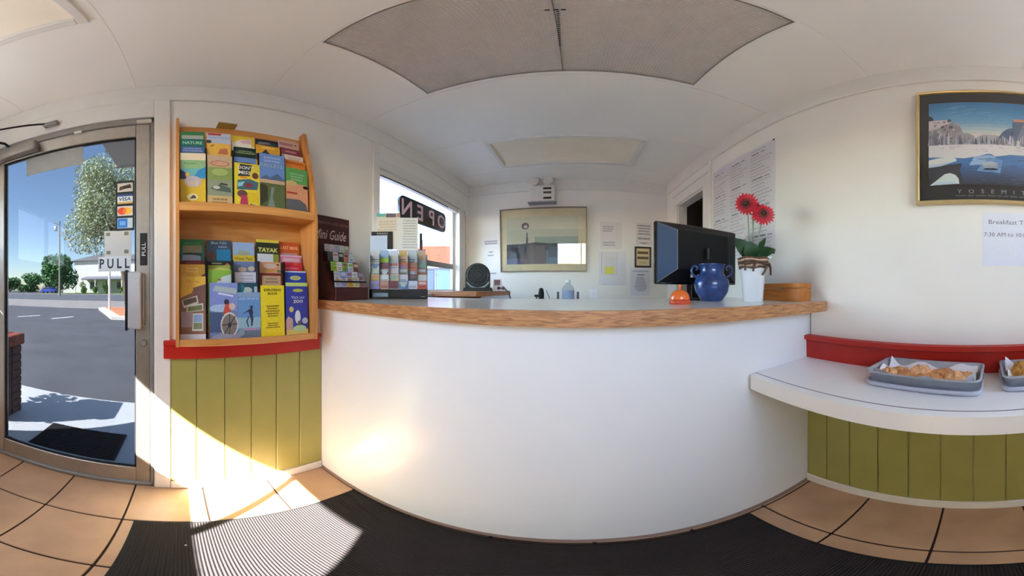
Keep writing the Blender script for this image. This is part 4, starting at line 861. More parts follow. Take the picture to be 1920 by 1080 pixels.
# ------------------------------------------------------------------ pictures and notices on the back wall
pc = thing('framed_print', 'large framed landscape print with a wide cream mount on the back wall', 'picture', (-.33, YB, 1.315))
t = MB(); px0, px1, pz0, pz1 = -.775, .115, 1.312, 1.985
for a, b, c, d in ((px0, pz0, px1, pz0+.012), (px0, pz1-.012, px1, pz1), (px0, pz0+.012, px0+.012, pz1-.012), (px1-.012, pz0+.012, px1, pz1-.012)):
    t.box(a, YB-.026, b, c, YB-.001, d, mat('pewter_frame', (140, 128, 112), .4, metal=.3), .003)
child('frame', t, pc)
t = MB(); t.box(px0+.012, YB-.010, pz0+.012, px1-.012, YB-.002, pz1-.012, mat('cream_mount', (226, 212, 172), .7)); child('mount', t, pc)
t = MB(); W_, H_ = .735, .50
printed(t, [('r', 0, 0, 1, 1, (206, 204, 180)), ('r', 0, .40, 1, .72, (196, 202, 180)), ('r', .4, .40, 1, .56, (150, 170, 156)), ('r', 0, 0, 1, .42, (52, 58, 84)), ('p', [(0, .34), (.2, .42), (.42, .45), (.7, .40), (1, .42), (1, .34)], (58, 74, 84)),
    ('p', [(.24, 0), (.56, 0), (.54, .38), (.30, .40)], (92, 88, 96)), ('r', 0, 0, .24, .12, (74, 78, 118)), ('p', [(0, .12), (.22, .14), (.2, .34), (0, .36)], (30, 42, 62)),
    ('p', [(.276, .36), (.306, .36), (.302, .66), (.288, .66)], (76, 86, 84)), ('e', .27, .80, .052, .075, (96, 80, 96)), ('e', .275, .785, .028, .036, (206, 200, 190)),
    ('p', [(.56, 0), (1, 0), (1, .20), (.76, .26), (.56, .28)], (84, 116, 140)), ('p', [(.58, .14), (.74, .12), (.70, .34), (.6, .36)], (62, 88, 110))],
    face_back(YB-.0105, -.705, 1.39, W_, H_), W_, H_, .0006, .0003); child('print', t, pc, 'muted blue and grey landscape'); pc.rotation_euler = (R(2.6), 0, 0)
t = MB(); t.box(px0+.010, YB-.020, pz0+.010, px1-.010, YB-.018, pz1-.010, G_pic); child('picture_glass', t, pc)
# emergency light
el = thing('emergency_light', 'white two-headed emergency light unit over the print on the back wall', 'emergency light', (-.33, YB, 2.03))
t = MB(); t.box(-.46, YB-.085, 2.035, -.20, YB-.015, 2.225, mat('emergency_white', (220, 214, 204), .4), .012, 2); child('body', t, el)
t = MB(); t.prism([(-.47, YB-.10), (-.19, YB-.10), (-.19, YB-.015), (-.47, YB-.015)], 'z', 2.022, 2.034, mat('grey_lip', (150, 150, 154), .5)); child('base_lip', t, el)
for x in (-.405, -.265):
    t = MB(); t.X = Matrix.Translation((x, YB-.085, 2.265)) @ Matrix.Rotation(R(72), 4, 'X'); t.lathe([(.02, -.05), (.042, -.03), (.052, .012), (.050, .014), (.03, .002), (.004, -.004)], (0, 0, 0), mat('lamp_head_white', (226, 220, 212), .3), 20); child('lamp_head', t, el)
    t = MB(); t.tube([(x, YB-.06, 2.222), (x, YB-.06, 2.25)], .012, M_trim); child('lamp_neck', t, el)
for v0, c_ in ((.76, (34, 26, 20)), (.46, (74, 66, 56)), (.06, (40, 32, 24))):
    t = MB(); printed(t, [('r', .03, v0, .97, v0+.15, c_)], face_back(YB-.0855, -.318, 2.052, .085, .155), .085, .155); child('warning_print', t, el, 'dark line of print')
def notice(nm, x0, x1, z0, z1, ops, label, cat='notice', base=(232, 228, 228), y=YB, th=.001):
    ops = [tuple(tuple(int(c*.72+210*.28) for c in e) if isinstance(e, tuple) and len(e) == 3 and not isinstance(e[0], tuple) else e for e in op) for op in ops]
    t = MB(); t.box(x0, y-th, z0, x1, y-.0001, z1, ink(base)); printed(t, ops, face_back(y-th, x0, z0, x1-x0, z1-z0), x1-x0, z1-z0)
    return single(nm, t, label, cat, ((x0+x1)/2, y-th/2, z0))
gy_ = (150, 148, 156)
notice('paper_notice', -.985, -.795, 1.365, 1.675, [('l', .1, .80, .92, .96, 2, (120, 116, 124), .1), ('r', .42, .52, .62, .56, (130, 126, 134)), ('l', .25, .38, .75, .46, 1, (140, 136, 146))], 'white typed notice just left of the framed print')
notice('paper_notice', -.93, -.80, 1.215, 1.345, [('r', .25, .62, .8, .72, (130, 126, 134))], 'small white notice low on the wall behind the fan')
notice('paper_notice', .255, .475, 1.545, 1.835, [('l', .12, .62, .7, .86, 3, gy_, .5, False), ('l', .12, .1, .8, .28, 2, gy_, .2, False)], 'faint typed sheet above the sheet with a yellow note', base=(226, 218, 216))
notice('paper_notice', .235, .52, 1.175, 1.520, [('r', .12, .30, .68, .96, (222, 216, 216)), ('r', .10, .35, .12, .96, (176, 166, 176)), ('r', .66, .3, .68, .94, (196, 190, 206)), ('l', .2, .55, .6, .85, 4, (206, 200, 206)), ('r', .10, .02, .9, .03, (170, 166, 176))], 'layered pale sheets holding a yellow note on the back wall', base=(224, 220, 222))
t = MB(); t.box(.300, YB-.0035, 1.290, .395, YB-.0025, 1.362, ink((216, 214, 84))); single('sticky_note', t, 'yellow sticky note on the layered pale sheets', 'sticky note', (.348, YB-.003, 1.290))
notice('paper_notice', .625, .80, 1.605, 1.845, [('l', .1, .42, .9, .92, 4, (128, 122, 126), .1), ('l', .12, .2, .88, .34, 1, (100, 104, 108), .1), ('p', [(.2, .10), (.8, .10), (.6, .02), (.4, .02)], (140, 138, 142))], 'centred typed notice above the dark framed certificate', base=(222, 214, 210))
cf = thing('certificate', 'small certificate with two brown bars in a black frame on the back wall', 'certificate', (.697, YB, 1.36))
t = MB()
for a, b, c, d in ((.608, 1.36, .787, 1.378), (.608, 1.562, .787, 1.580), (.608, 1.378, .625, 1.562), (.770, 1.378, .787, 1.562)): t.box(a, YB-.02, b, c, YB-.001, d, M_brown if False else mat('frame_espresso', (44, 32, 28), .4), .002)
child('frame', t, cf)
t = MB(); t.box(.625, YB-.008, 1.378, .770, YB-.002, 1.562, ink((222, 196, 150))); printed(t, [('r', .1, .68, .9, .82, (92, 64, 28)), ('r', .08, .38, .92, .52, (104, 74, 34)), ('l', .2, .1, .8, .26, 2, (190, 160, 116))], face_back(YB-.008, .625, 1.378, .145, .184), .145, .184); child('certificate_sheet', t, cf)
rows_ = [('l', .3, .74, .78, .82, 1, (90, 86, 96))]
for i, (a, b) in enumerate(((.34, .66), (.3, .7), (.26, .74), (.28, .76), (.26, .78), (.24, .80), (.22, .84), (.2, .86), (.22, .84), (.26, .80), (.34, .74))): rows_.append(('l', a, .68-i*.052, b, .72-i*.052, 1, (116, 112, 124), .05))
notice('paper_notice', .565, .775, 1.065, 1.345, [('l', .1, .88, .95, .95, 1, (150, 146, 160), .1)]+rows_, 'notice with a dense urn-shaped block of type below the certificate', base=(224, 220, 226))

# ------------------------------------------------------------------ right wall: planner, poster, breakfast notice
pw, ph = .645, .735; pl0 = 1.608
ops = []
rng = random.Random(3)
for i in range(30):
    v = .02+.032*i
    if i in (28, 20, 12, 4):
        u = .03
        for k in range(3):
            w0 = rng.uniform(.10, .22); ops.append(('l', u+.02, v, u+w0, v+.020, 1, (96, 94, 100), .1)); ops.append(('l', u+w0+.02, v, u+w0+.08, v+.016, 1, (120, 118, 122), .1)); u += .32
    else:
        for k in range(3):
            if rng.random() < .92: ops.append(('l', .02+.33*k, v+.006, .02+.33*k+rng.uniform(.16, .30), v+.020, 1, rng.choice([(176, 172, 178), (160, 158, 166), (190, 170, 176)]), .1, False))
    ops.append(('r', .01, v-.004, .99, v-.002, (196, 192, 196)))
t = MB(); t.box(XR-.001, pl0-pw, 1.333, XR-.0001, pl0, 1.333+ph, ink((222, 218, 220))); printed(t, ops, face_right(XR-.001, pl0, 1.333, pw, ph), pw, ph, .0003, .00002)
for u, v in ((.985, .99), (.985, .005)): t.lathe([(.006, 0), (.004, .003)], (0, 0, 0), M_black, 8) if False else t.box(XR-.006, pl0-pw*u-.006, 1.333+ph*v-.006, XR-.001, pl0-pw*u+.006, 1.333+ph*v+.006, M_black, .002)
single('wall_planner', t, 'large white year planner covered in fine grey entries on the right wall', 'planner', (XR, pl0-pw/2, 1.333))
po = thing('framed_poster', 'gold framed black poster titled YOSEMITE with a snowy river picture', 'picture', (XR, -.062, 1.478))
qy0, qy1, qz0, qz1 = .217, -.341, 1.478, 2.098
M_gold = mat('pale_gold_frame', (214, 190, 140), .3, metal=.6)
t = MB()
for a, b, c, d in ((qy1, qz0, qy0, qz0+.014), (qy1, qz1-.014, qy0, qz1), (qy1, qz0+.014, qy1+.014, qz1-.014), (qy0-.014, qz0+.014, qy0, qz1-.014)): t.box(XR-.024, a, b, XR-.001, c, d, M_gold, .003)
child('frame', t, po)
t = MB(); t.box(XR-.008, qy1+.014, qz0+.014, XR-.002, qy0-.014, qz1-.014, ink((36, 34, 32))); W_, H_ = qy0-qy1-.028, qz1-qz0-.028
# the picture's own window on the sheet
ua, ub, va, vb = .066, .934, .118, .888
def q_(u, v): return (ua+(ub-ua)*u, va+(vb-va)*v)
def mixc(a, b, f): return tuple(int((a[i]+(b[i]-a[i])*f)/4)*4 for i in range(3))
def P_(c, *p): ops.append(('p', [q_(u, v) for u, v in p], tuple(min(252, int(x*1.12+8)) for x in c)))
rg = random.Random(12); ops = []
for i in range(12):                                           # sky, deep blue above, cream at the skyline
    a_, b_ = .48+.52*i/12, .48+.52*(i+1)/12
    c_ = mixc((226, 216, 204), (104, 166, 206), min(1, max(0, (a_-.52)/.20))) if a_ < .74 else mixc((104, 166, 206), (44, 118, 176), (a_-.74)/.26)
    P_(c_, (0, a_), (1, a_), (1, b_+.002), (0, b_+.002))
for i in range(14):                                           # thin cloud streaks
    u, v, w_ = rg.uniform(.1, .7), rg.uniform(.66, .92), rg.uniform(.05, .16)
    P_((112, 168, 206), (u, v), (u+w_, v+.02), (u+w_*1.1, v+.032), (u+w_*.2, v+.012))
P_((150, 148, 158), (0, .42), (.30, .42), (.28, .62), (.255, .68), (.22, .685), (.19, .745), (.12, .745), (.05, .75), (0, .75))
P_((206, 198, 204), (0, .62), (.06, .64), (.13, .67), (.19, .72), (.18, .75), (.09, .755), (0, .75))
P_((36, 50, 60), (0, .75), (.045, .755), (.03, .80), (0, .825))
for i in range(46):                                           # rock and snow facets
    u, v = rg.uniform(0, .26), rg.uniform(.45, .72); d = rg.uniform(.012, .03)
    if v < .75-max(0, u-.18)*1.2: P_(rg.choice([(104, 102, 114), (132, 128, 138), (188, 182, 190), (168, 164, 172), (84, 84, 96)]), (u, v), (u+d, v+d*.5), (u+d*.8, v+d*1.6), (u-d*.2, v+d*1.2))
P_((160, 160, 172), (.26, .42), (.42, .42), (.38, .54), (.33, .575), (.28, .58)); P_((172, 172, 184), (.38, .42), (.70, .42), (.70, .52), (.56, .555), (.46, .56), (.40, .52))
P_((84, 104, 138), (.585, .53), (.62, .60), (.66, .64), (.70, .655), (.705, .775), (.99, .80), (1, .5), (.62, .48)); P_((210, 150, 126), (.71, .74), (.97, .765), (.985, .80), (.705, .775)); P_((116, 128, 152), (.74, .52), (.80, .73), (.84, .73), (.82, .52)); P_((70, 88, 120), (.64, .50), (.70, .62), (.72, .62), (.69, .50))
for i in range(150):                                          # frosted forest
    u = rg.uniform(.0, 1.0); h_ = rg.uniform(.05, .12)*(1.25 if u < .3 else 1); b0 = rg.uniform(.425, .45)
    P_(rg.choice([(128, 130, 146), (176, 178, 192), (104, 108, 124), (198, 200, 212), (148, 150, 166), (90, 96, 112)]), (u-.011, b0), (u+.011, b0), (u+.002, b0+h_), (u-.002, b0+h_))
P_((224, 216, 220), (0, .27), (1, .27), (1, .435), (0, .435))
for i in range(40):
    u, v, w_ = rg.uniform(0, .95), rg.uniform(.30, .42), rg.uniform(.03, .10)
    P_(rg.choice([(206, 198, 206), (236, 230, 232), (214, 206, 210), (190, 186, 200)]), (u, v), (u+w_, v-.006), (u+w_*.9, v+.008), (u+w_*.2, v+.012))
for i in range(12):                                           # river, lighter blue towards the far bank
    a_, b_ = .325*i/12, .325*(i+1)/12; c_ = mixc((40, 48, 66), (66, 116, 178), min(1, i/8))
    x0 = .30-.12*i/12
    P_(c_, (0, a_), (1, a_), (1, b_+.002), (0, b_+.002))
P_((42, 46, 58), (0, .0), (.30, .0), (.26, .14), (.28, .22), (.10, .20), (0, .22))
P_((222, 216, 222), (0, .30), (.30, .275), (.42, .30), (.50, .33), (.46, .36), (0, .40)); P_((222, 216, 222), (.49, .345), (.56, .30), (.66, .32), (.70, .345), (.6, .38), (.5, .38))
P_((150, 182, 216), (.34, .20), (.54, .20), (.56, .30), (.50, .315), (.38, .29)); P_((104, 150, 200), (.40, .14), (.60, .12), (.62, .26), (.50, .29))
P_((214, 222, 234), (0, .185), (.10, .195), (.235, .245), (.23, .275), (.17, .295), (.06, .28), (0, .265)); P_((180, 196, 216), (0, .185), (.10, .195), (.235, .245), (.12, .225), (0, .215))
P_((206, 220, 236), (.01, .0), (.258, .008), (.252, .06), (.225, .10), (.18, .12), (.135, .11), (.075, .055)); P_((182, 202, 226), (.01, .0), (.258, .008), (.20, .03), (.09, .03))
ops.append(('e', *q_(.51, .215), .062, .022, (200, 212, 226))); ops.append(('e', *q_(.52, .185), .058, .016, (178, 192, 208))); ops.append(('e', *q_(.52, .160), .054, .009, (30, 38, 54)))
for i in range(50):
    u, v, w_ = rg.uniform(.26, .97), rg.uniform(.01, .29), rg.uniform(.02, .08)
    P_(mixc((48, 60, 86), (92, 140, 196), rg.random()*min(1, v/.2+.2)), (u, v), (u+w_, v+.002), (u+w_, v+.007), (u, v+.006))
ops += [('t', 'Y   O   S   E   M   I   T   E', .56, .066, .030, (176, 184, 196), .66), ('l', .26, .026, .82, .040, 1, (110, 118, 130), .02)]
printed(t, ops, face_right(XR-.008, qy0-.014, qz0+.014, W_, H_), W_, H_, .0004, .000008); child('poster_sheet', t, po)
t = MB(); t.box(XR-.017, qy1+.012, qz0+.012, XR-.015, qy0-.012, qz1-.012, G_pic); child('poster_glass', t, po)
t = MB(); bw, bh = .30, .215; by0 = -.040
t.box(XR-.001, by0-bw, 1.228, XR-.0001, by0, 1.228+bh, ink((226, 226, 236))); printed(t, [('t', 'Breakfast Time', .38, .82, .085, (120, 118, 130), .62), ('t', '7:30 AM to 10:00 AM', .385, .58, .075, (120, 118, 130), .73)], face_right(XR-.001, by0, 1.228, bw, bh), bw, bh)
single('breakfast_notice', t, 'white sheet reading Breakfast Time under the black poster', 'notice', (XR, by0-bw/2, 1.228))

# ------------------------------------------------------------------ baking trays on the shelf
M_tray = mat('tray_aluminium', (176, 182, 190), .35, metal=.25, var=.08, scale=30); M_lid = mat('translucent_lid', (206, 210, 224), .3, var=.02); M_parch = mat('parchment', (238, 236, 240), .6, var=.02)
M_ck = [mat('cookie_%d' % i, c, .85, var=.28, scale=90, bump=.8, bscale=160) for i, c in enumerate(((216, 158, 106), (206, 144, 92), (226, 172, 122)))]
M_bun = mat('golden_bun', (198, 140, 62), .6, var=.25, scale=50, bump=.4, bscale=90)
def rrect(w, d, r, n=5): return [(cx+r*math.cos(R(a0+90*i/n)), cy+r*math.sin(R(a0+90*i/n))) for cx, cy, a0 in ((w-r, d-r, 0), (-w+r, d-r, 90), (-w+r, -d+r, 180), (w-r, -d+r, 270)) for i in range(n+1)]
def shell(mb, levels, mt, close=True):
    n = len(levels[0][0]); vs = [(x, y, z) for o, z in levels for x, y in o]
    mb.add(vs, [(i*n+k, i*n+(k+1) % n, (i+1)*n+(k+1) % n, (i+1)*n+k) for i in range(len(levels)-1) for k in range(n)], mt, True)
    mb.add(vs, [tuple(range((len(levels)-1)*n, len(levels)*n))], mt)
def tray(cx, cy, rz, hw, hd, label, llabel):
    lid = thing('tray_lid', llabel, 'lid', (cx, cy, TZ), rz)
    t = MB(); shell(t, [(rrect(hw-.012, hd-.012, .03), .0), (rrect(hw-.002, hd-.002, .03), .004), (rrect(hw+.002, hd+.002, .03), .018), (rrect(hw-.004, hd-.004, .03), .019), (rrect(hw-.010, hd-.010, .03), .010)], M_lid); t.build('lid_shell', lid)
    tr = thing('baking_tray', label, 'tray', (cx, cy, TZ+.0102), rz)
    t = MB(); shell(t, [(rrect(hw-.020, hd-.020, .022), .0), (rrect(hw-.016, hd-.016, .024), .004), (rrect(hw-.008, hd-.008, .026), .040), (rrect(hw-.001, hd-.001, .028), .043), (rrect(hw, hd, .028), .040), (rrect(hw-.002, hd-.002, .028), .038), (rrect(hw-.001, hd-.001, .028), .0445), (rrect(hw-.009, hd-.009, .025), .043), (rrect(hw-.017, hd-.017, .023), .006), (rrect(hw-.022, hd-.022, .02), .003)], M_tray); t.build('pan', tr)
    return Matrix.Translation((cx, cy, TZ+.0102)) @ Matrix.Rotation(rz, 4, 'Z')
# long side of a tray runs along the wall: local x = along the wall (+x towards the camera-left end), local -y faces the room
def liner(M, hw, hd, label, seed):
    rg = random.Random(seed); t = MB(); t.X = M; nx, ny = 26, 16; vs = []
    for i in range(nx+1):
        for j in range(ny+1):
            u, v = -1+2*i/nx, -1+2*j/ny; x, y = u*(hw-.024), v*(hd-.024)
            e = max(abs(u), abs(v)); z = .0052+.0008*math.sin(9*u+4*v)
            if e > .80: z += (e-.80)*.13*(1+.5*math.sin(7*u-5*v+seed))
            if abs(u) > .8 and abs(v) > .8: z += .05*(abs(u)-.8)*(abs(v)-.8)*10
            vs.append((x, y, max(z, .0045)))
    t.add(vs, [(i*(ny+1)+j, (i+1)*(ny+1)+j, (i+1)*(ny+1)+j+1, i*(ny+1)+j+1) for i in range(nx) for j in range(ny)], M_parch, True)
    single('parchment_sheet', t, label, 'paper', tuple(M @ Vector((0, 0, .004))))
def lump(rx, ry, h, seed, mt, ragged=.10):
    rg = random.Random(seed); ph_ = [rg.uniform(0, 6.28) for _ in range(6)]; t = MB(); n = 20; rings = [(.80, 0), (1., .25), (.96, .55), (.78, .82), (.45, .97), (.12, 1.0)]; vs = []
    for k_, (r_, hz) in enumerate(rings):
        for k in range(n):
            a_ = 2*math.pi*k/n; w_ = 1+ragged*(math.sin(3*a_+ph_[0])*.5+math.sin(5*a_+ph_[1])*.4+math.sin(8*a_+ph_[2])*.3)
            vs.append((rx*r_*w_*math.cos(a_), ry*r_*w_*math.sin(a_), h*hz*(1+.16*math.sin(4*a_+ph_[3]+k_)+.10*math.sin(7*a_+ph_[4]-k_))))
    t.add(vs, [(i*n+k, i*n+(k+1) % n, (i+1)*n+(k+1) % n, (i+1)*n+k) for i in range(5) for k in range(n)], mt, True); t.add(vs, [tuple(reversed(range(n))), tuple(range(5*n, 6*n))], mt, True)
    return t
# tray of cookies
rz1 = R(90-6); M1 = tray(.843, .152, rz1, .190, .102, 'metal baking tray lined with paper and holding a row of cookies', 'translucent lid under the tray of cookies')
liner(M1, .190, .102, 'crinkled white parchment in the tray of cookies', 1)
spots = [(.108, -.010, .046), (.066, .030, .040), (.030, -.016, .047), (-.022, .018, .050), (-.052, -.022, .044), (-.098, .022, .042), (-.120, -.020, .040), (.004, .050, .034), (.120, .042, .034)]
lab = ['cookie at the left end of the tray, front row', 'cookie behind the leftmost front cookie', 'broad cookie left of the middle of the tray', 'large ragged cookie in the middle of the tray', 'cookie in front of the large ragged middle cookie', 'cookie at the back right of the tray', 'cookie at the right end of the tray, front row', 'small cookie half hidden at the back of the tray', 'small cookie in the back left corner of the tray']
for i, ((x, y, r_), l_) in enumerate(zip(spots, lab)):
    t = lump(r_*1.04, r_*.86, .022+.006*(i % 3), 11+i, M_ck[i % 3]); p = M1 @ Vector((x*1.0, y, .0068))
    b = t.build('cookie', None, None); b.location = p; b.rotation_euler = (0, 0, i*1.3); tag(b, 'flat pale '+l_, 'cookie', 'cookies in the lined tray')
# tray of small buns
rz2 = R(90-3); M2 = tray(.852, -.275, rz2, .180, .106, 'second metal tray with round golden buns at the edge of the shelf', 'translucent lid under the tray of buns')
liner(M2, .180, .106, 'white parchment in the tray of buns', 2)
k = 0
names_r = ['front', 'middle', 'back']; names_c = ['first', 'second', 'third', 'fourth']
for j, y in enumerate((-.048, .004, .054)):
    for i in range(4):
        x = .104-.060*i+(.010 if j == 1 else 0)
        t = lump(.029, .028, .040+.004*((i+j) % 2), 40+k, M_bun, .05); p = M2 @ Vector((x, y, .0068)); k += 1
        b = t.build('bun', None, None); b.location = p; b.rotation_euler = (0, 0, k); tag(b, 'round golden bun, %s in the %s row of the second tray' % (names_c[i], names_r[j]), 'bun', 'buns in the second tray')

# ------------------------------------------------------------------ outside the entrance
M_asph = mat('asphalt', (88, 87, 92), .9, var=.16, scale=1.2, bump=.3, bscale=60); M_asphd = mat('road_asphalt', (96, 98, 104), .9, var=.1, scale=.6)
M_conc = mat('concrete_walk', (196, 196, 198), .85, var=.06, scale=3, bump=.1, bscale=50); M_concr = mat('concrete_apron', (150, 142, 138), .9, var=.06, scale=1)
M_grass = mat('lawn_grass', (96, 128, 54), .9, var=.3, scale=2); M_stucco = mat('white_stucco', (226, 222, 216), .8, var=.03); M_roof = mat('grey_roof', (134, 132, 140), .8)
t = MB()
t.box(-120, -120, -.30, XL-TH, 120, -.06, M_asph); t.box(XL-TH, -120, -.30, 30, YF-.06, -.06, M_asph); t.box(XL-TH, YB+.09, -.30, 30, 120, -.06, M_asph); t.box(XR+1.5, YF-.06, -.3, 30, YB+.09, -.06, M_asph)
g = t.build('ground_asphalt'); g['kind'] = 'structure'
t = MB()
for a, b in ((-4.2, -1.80), (-1.797, .60), (.603, 3.0)):
    t.box(-2.34, a, -.20, XL-TH, b, -.012, M_conc, .006)
t.box(XL-TH, -4.0, -.2, XR+1.0, YF-.063, -.012, M_conc, .006)
g = t.build('sidewalk'); g['kind'] = 'structure'
t = MB(); t.box(-23.5, -60, -.10, -14.2, 60, -.055, M_concr); g = t.build('driveway_apron'); g['kind'] = 'structure'
t = MB(); t.box(-46, -90, -.10, -25.0, 90, -.054, M_asphd); g = t.build('street'); g['kind'] = 'structure'
t = MB(); t.box(-118, -30, -.1, -47.5, 40, .02, M_grass); t.box(-47.5, -90, -.1, -46, 90, .06, M_concr); g = t.build('lawn'); g['kind'] = 'structure'
for i, (x, y) in enumerate(((-9.12, -6.1), (-9.3, -4.57))):
    t = MB(); t.X = Matrix.Translation((x, y, -.06)) @ Matrix.Rotation(R(-26), 4, 'Z'); t.box(-.55, -.07, 0, .55, .07, .004, M_paper)
    single('parking_line', t, ('left short white painted dash on the asphalt', 'right short white painted dash on the asphalt')[i], 'road marking', (x, y, -.06))
isl = thing('planter_island', 'raised white kerb island filled with orange mulch', 'planter', (-12, -2.2, -.06))
t = MB(); pi_ = [(-9.35, -2.55), (-13.6, -4.45), (-14.0, -4.3), (-14.0, 2.5), (-9.2, 2.5)]
t.prism(pi_, 'z', -.06, .06, mat('kerb_white', (216, 206, 196), .8)); child('kerb', t, isl)
t = MB(); t.prism([(-9.75, -2.35), (-13.5, -4.0), (-13.75, -3.9), (-13.75, 2.3), (-9.6, 2.3)], 'z', .05, .10, mat('orange_mulch', (206, 136, 100), .95, var=.3, scale=6)); child('mulch', t, isl)
t = MB(); t.tube([(-12.2, -3.42, .09), (-12.2, -3.42, 2.2)], .06, M_stucco); single('sign_post', t, 'white post standing in the mulch island', 'post', (-12.2, -3.42, .09))
dm = thing('door_mat', 'black rubber doormat outside the glass door', 'mat', (-1.53, -.64, -.012))
t = MB(); t.box(-1.715, -.925, -.012, -1.345, -.355, .0, M_rubber, .004); child('mat_base', t, dm)
t = MB()
for i in range(22):
    x = -1.70+.0158*i; t.box(x, -.91, 0, x+.009, -.37, .004, M_rubber)
child('mat_ribs', t, dm)
# brick pillar with its cap
bp_ = thing('brick_pillar', 'low dark brick pillar with a red tiled cap outside the door', 'pillar', (-1.66, -1.44, -.012))
M_br = mat('dark_brick', (104, 70, 60), .85, var=.25, scale=20, bump=.4, bscale=60)
t = MB(); t.box(-1.80, -1.58, -.012, -1.52, -1.30, .645, mat('pillar_mortar', (70, 62, 58), .9)); child('core', t, bp_)
for k in range(9):
    z = -.010+.073*k
    for i in range(2):
        o_ = .07 if k % 2 else 0
        for (a, b, c, d) in ((-1.808+.146*i, -1.588, -1.808+.146*i+.137, -1.572), (-1.808+.146*i, -1.308, -1.808+.146*i+.137, -1.292), (-1.808, -1.588+.15*i, -1.792, -1.588+.15*i+.141), (-1.528, -1.588+.15*i, -1.512, -1.588+.15*i+.141)):
            t = MB(); t.box(a, b, z, c, d, z+.063, M_br, .006); child('brick', t, bp_)
for i in range(3):
    t = MB(); t.box(-1.835, -1.615+.115*i, .645, -1.485, -1.615+.115*i+.11, .742, mat('cap_brick', (150, 72, 44), .7, var=.2, scale=12), .014, 2); child('cap_brick', t, bp_)
# canopy over the walk, outside
t = MB(); t.box(-2.16, -.535, 2.30, XL-TH, .75, 2.44, mat('canopy_soffit', (222, 212, 196), .8)); t.box(-2.17, -.545, 2.29, -2.13, .75, 2.46, mat('canopy_fascia', (206, 198, 184), .7))
g = t.build('roof_canopy'); g['kind'] = 'structure'

# trees
M_bark = mat('bark', (104, 88, 72), .95, var=.3, scale=8)
def tree(nm, x, y, h, crown, label, cols, nleaf, ls, seed, trunk_r=.16, blobs=7, z0=-.06, cat='tree'):
    rg = random.Random(seed); tr = thing(nm, label, cat, (x, y, z0))
    mts = [mat('leaf_%d_%d_%d' % c, c, .7, var=.3, scale=3) for c in cols]
    cx, cy, cz, rx, rz_ = crown
    bl_ = []
    for i in range(blobs):
        a_ = rg.uniform(0, 6.28); u = rg.uniform(0, .62); bl_.append((cx+rx*u*math.cos(a_), cy+rx*u*math.sin(a_), cz+rz_*rg.uniform(-.6, .6), rg.uniform(.40, .62)))
    t = MB(); vs = [[] for _ in mts]; fs = [[] for _ in mts]
    for i in range(nleaf):
        bx_, by_, bz_, br = bl_[i % blobs]
        d = Vector((rg.gauss(0, 1), rg.gauss(0, 1), rg.gauss(0, 1))).normalized()*(rg.random()**.35)
        p = Vector((bx_+d.x*rx*br, by_+d.y*rx*br, bz_+d.z*rz_*br))
        n_ = Vector((rg.gauss(0, 1), rg.gauss(0, 1), rg.gauss(.5, 1))).normalized(); a_ = n_.orthogonal().normalized(); b_ = n_.cross(a_)
        k = rg.randrange(len(mts)); o_ = len(vs[k]); s_ = ls*rg.uniform(.6, 1.3)
        vs[k] += [p-a_*s_, p-b_*s_*.5, p+a_*s_, p+b_*s_*.5]; fs[k].append((o_, o_+1, o_+2, o_+3))
    for k, mt in enumerate(mts): t.add(vs[k], fs[k], mt)
    f_ = t.build('foliage', tr); f_['kind'] = 'stuff'
    t = MB(); t.tube([(0, 0, 0), (cx*.3, cy*.3, cz*.5), (cx*.8, cy*.8, cz)], [trunk_r, trunk_r*.8, trunk_r*.4], M_bark, 9)
    for bx_, by_, bz_, br in bl_[:5]: t.tube([(cx*.35, cy*.35, cz*.55), (bx_*.6+cx*.2, by_*.6+cy*.2, (cz*.6+bz_)*.5), (bx_, by_, bz_)], [trunk_r*.5, trunk_r*.35, trunk_r*.15], M_bark, 6)
    t.build('trunk', tr); return tr
OL = [(168, 178, 138), (188, 196, 160), (138, 154, 108), (206, 210, 182)]
GR = [(74, 122, 66), (98, 146, 80), (58, 102, 58)]
tree('olive_tree', -19.5, -4.0, 12, (-.8, -2.1, 8.7, 3.6, 4.3), 'tall grey green tree reaching to the canopy outside the door', OL, 22000, .12, 5, .22, 14)
tree('shade_tree', -48.5, -24.8, 8, (0, 0, 4.6, 4.2, 4.4), 'dark green round tree beside the utility pole across the street', GR, 6000, .34, 6, .2, 8, .02)
far = [(-66, -52, 4.5, 'low dark hedge tree at the left edge of the glass door view'), (-74, -49, 6.2, 'far bushy tree right of the dark hedge tree'), (-80, -43.5, 6.0, 'far bushy tree behind the blue car'), (-70, -34, 5.0, 'far low tree left of the round shade tree')]
for i, (x, y, h, l_) in enumerate(far):
    tree('far_tree', x, y, h, (0, 0, h*.5, h*.95, h*.52), l_, GR, 2200, .45, 20+i, .2, 6, -.06)
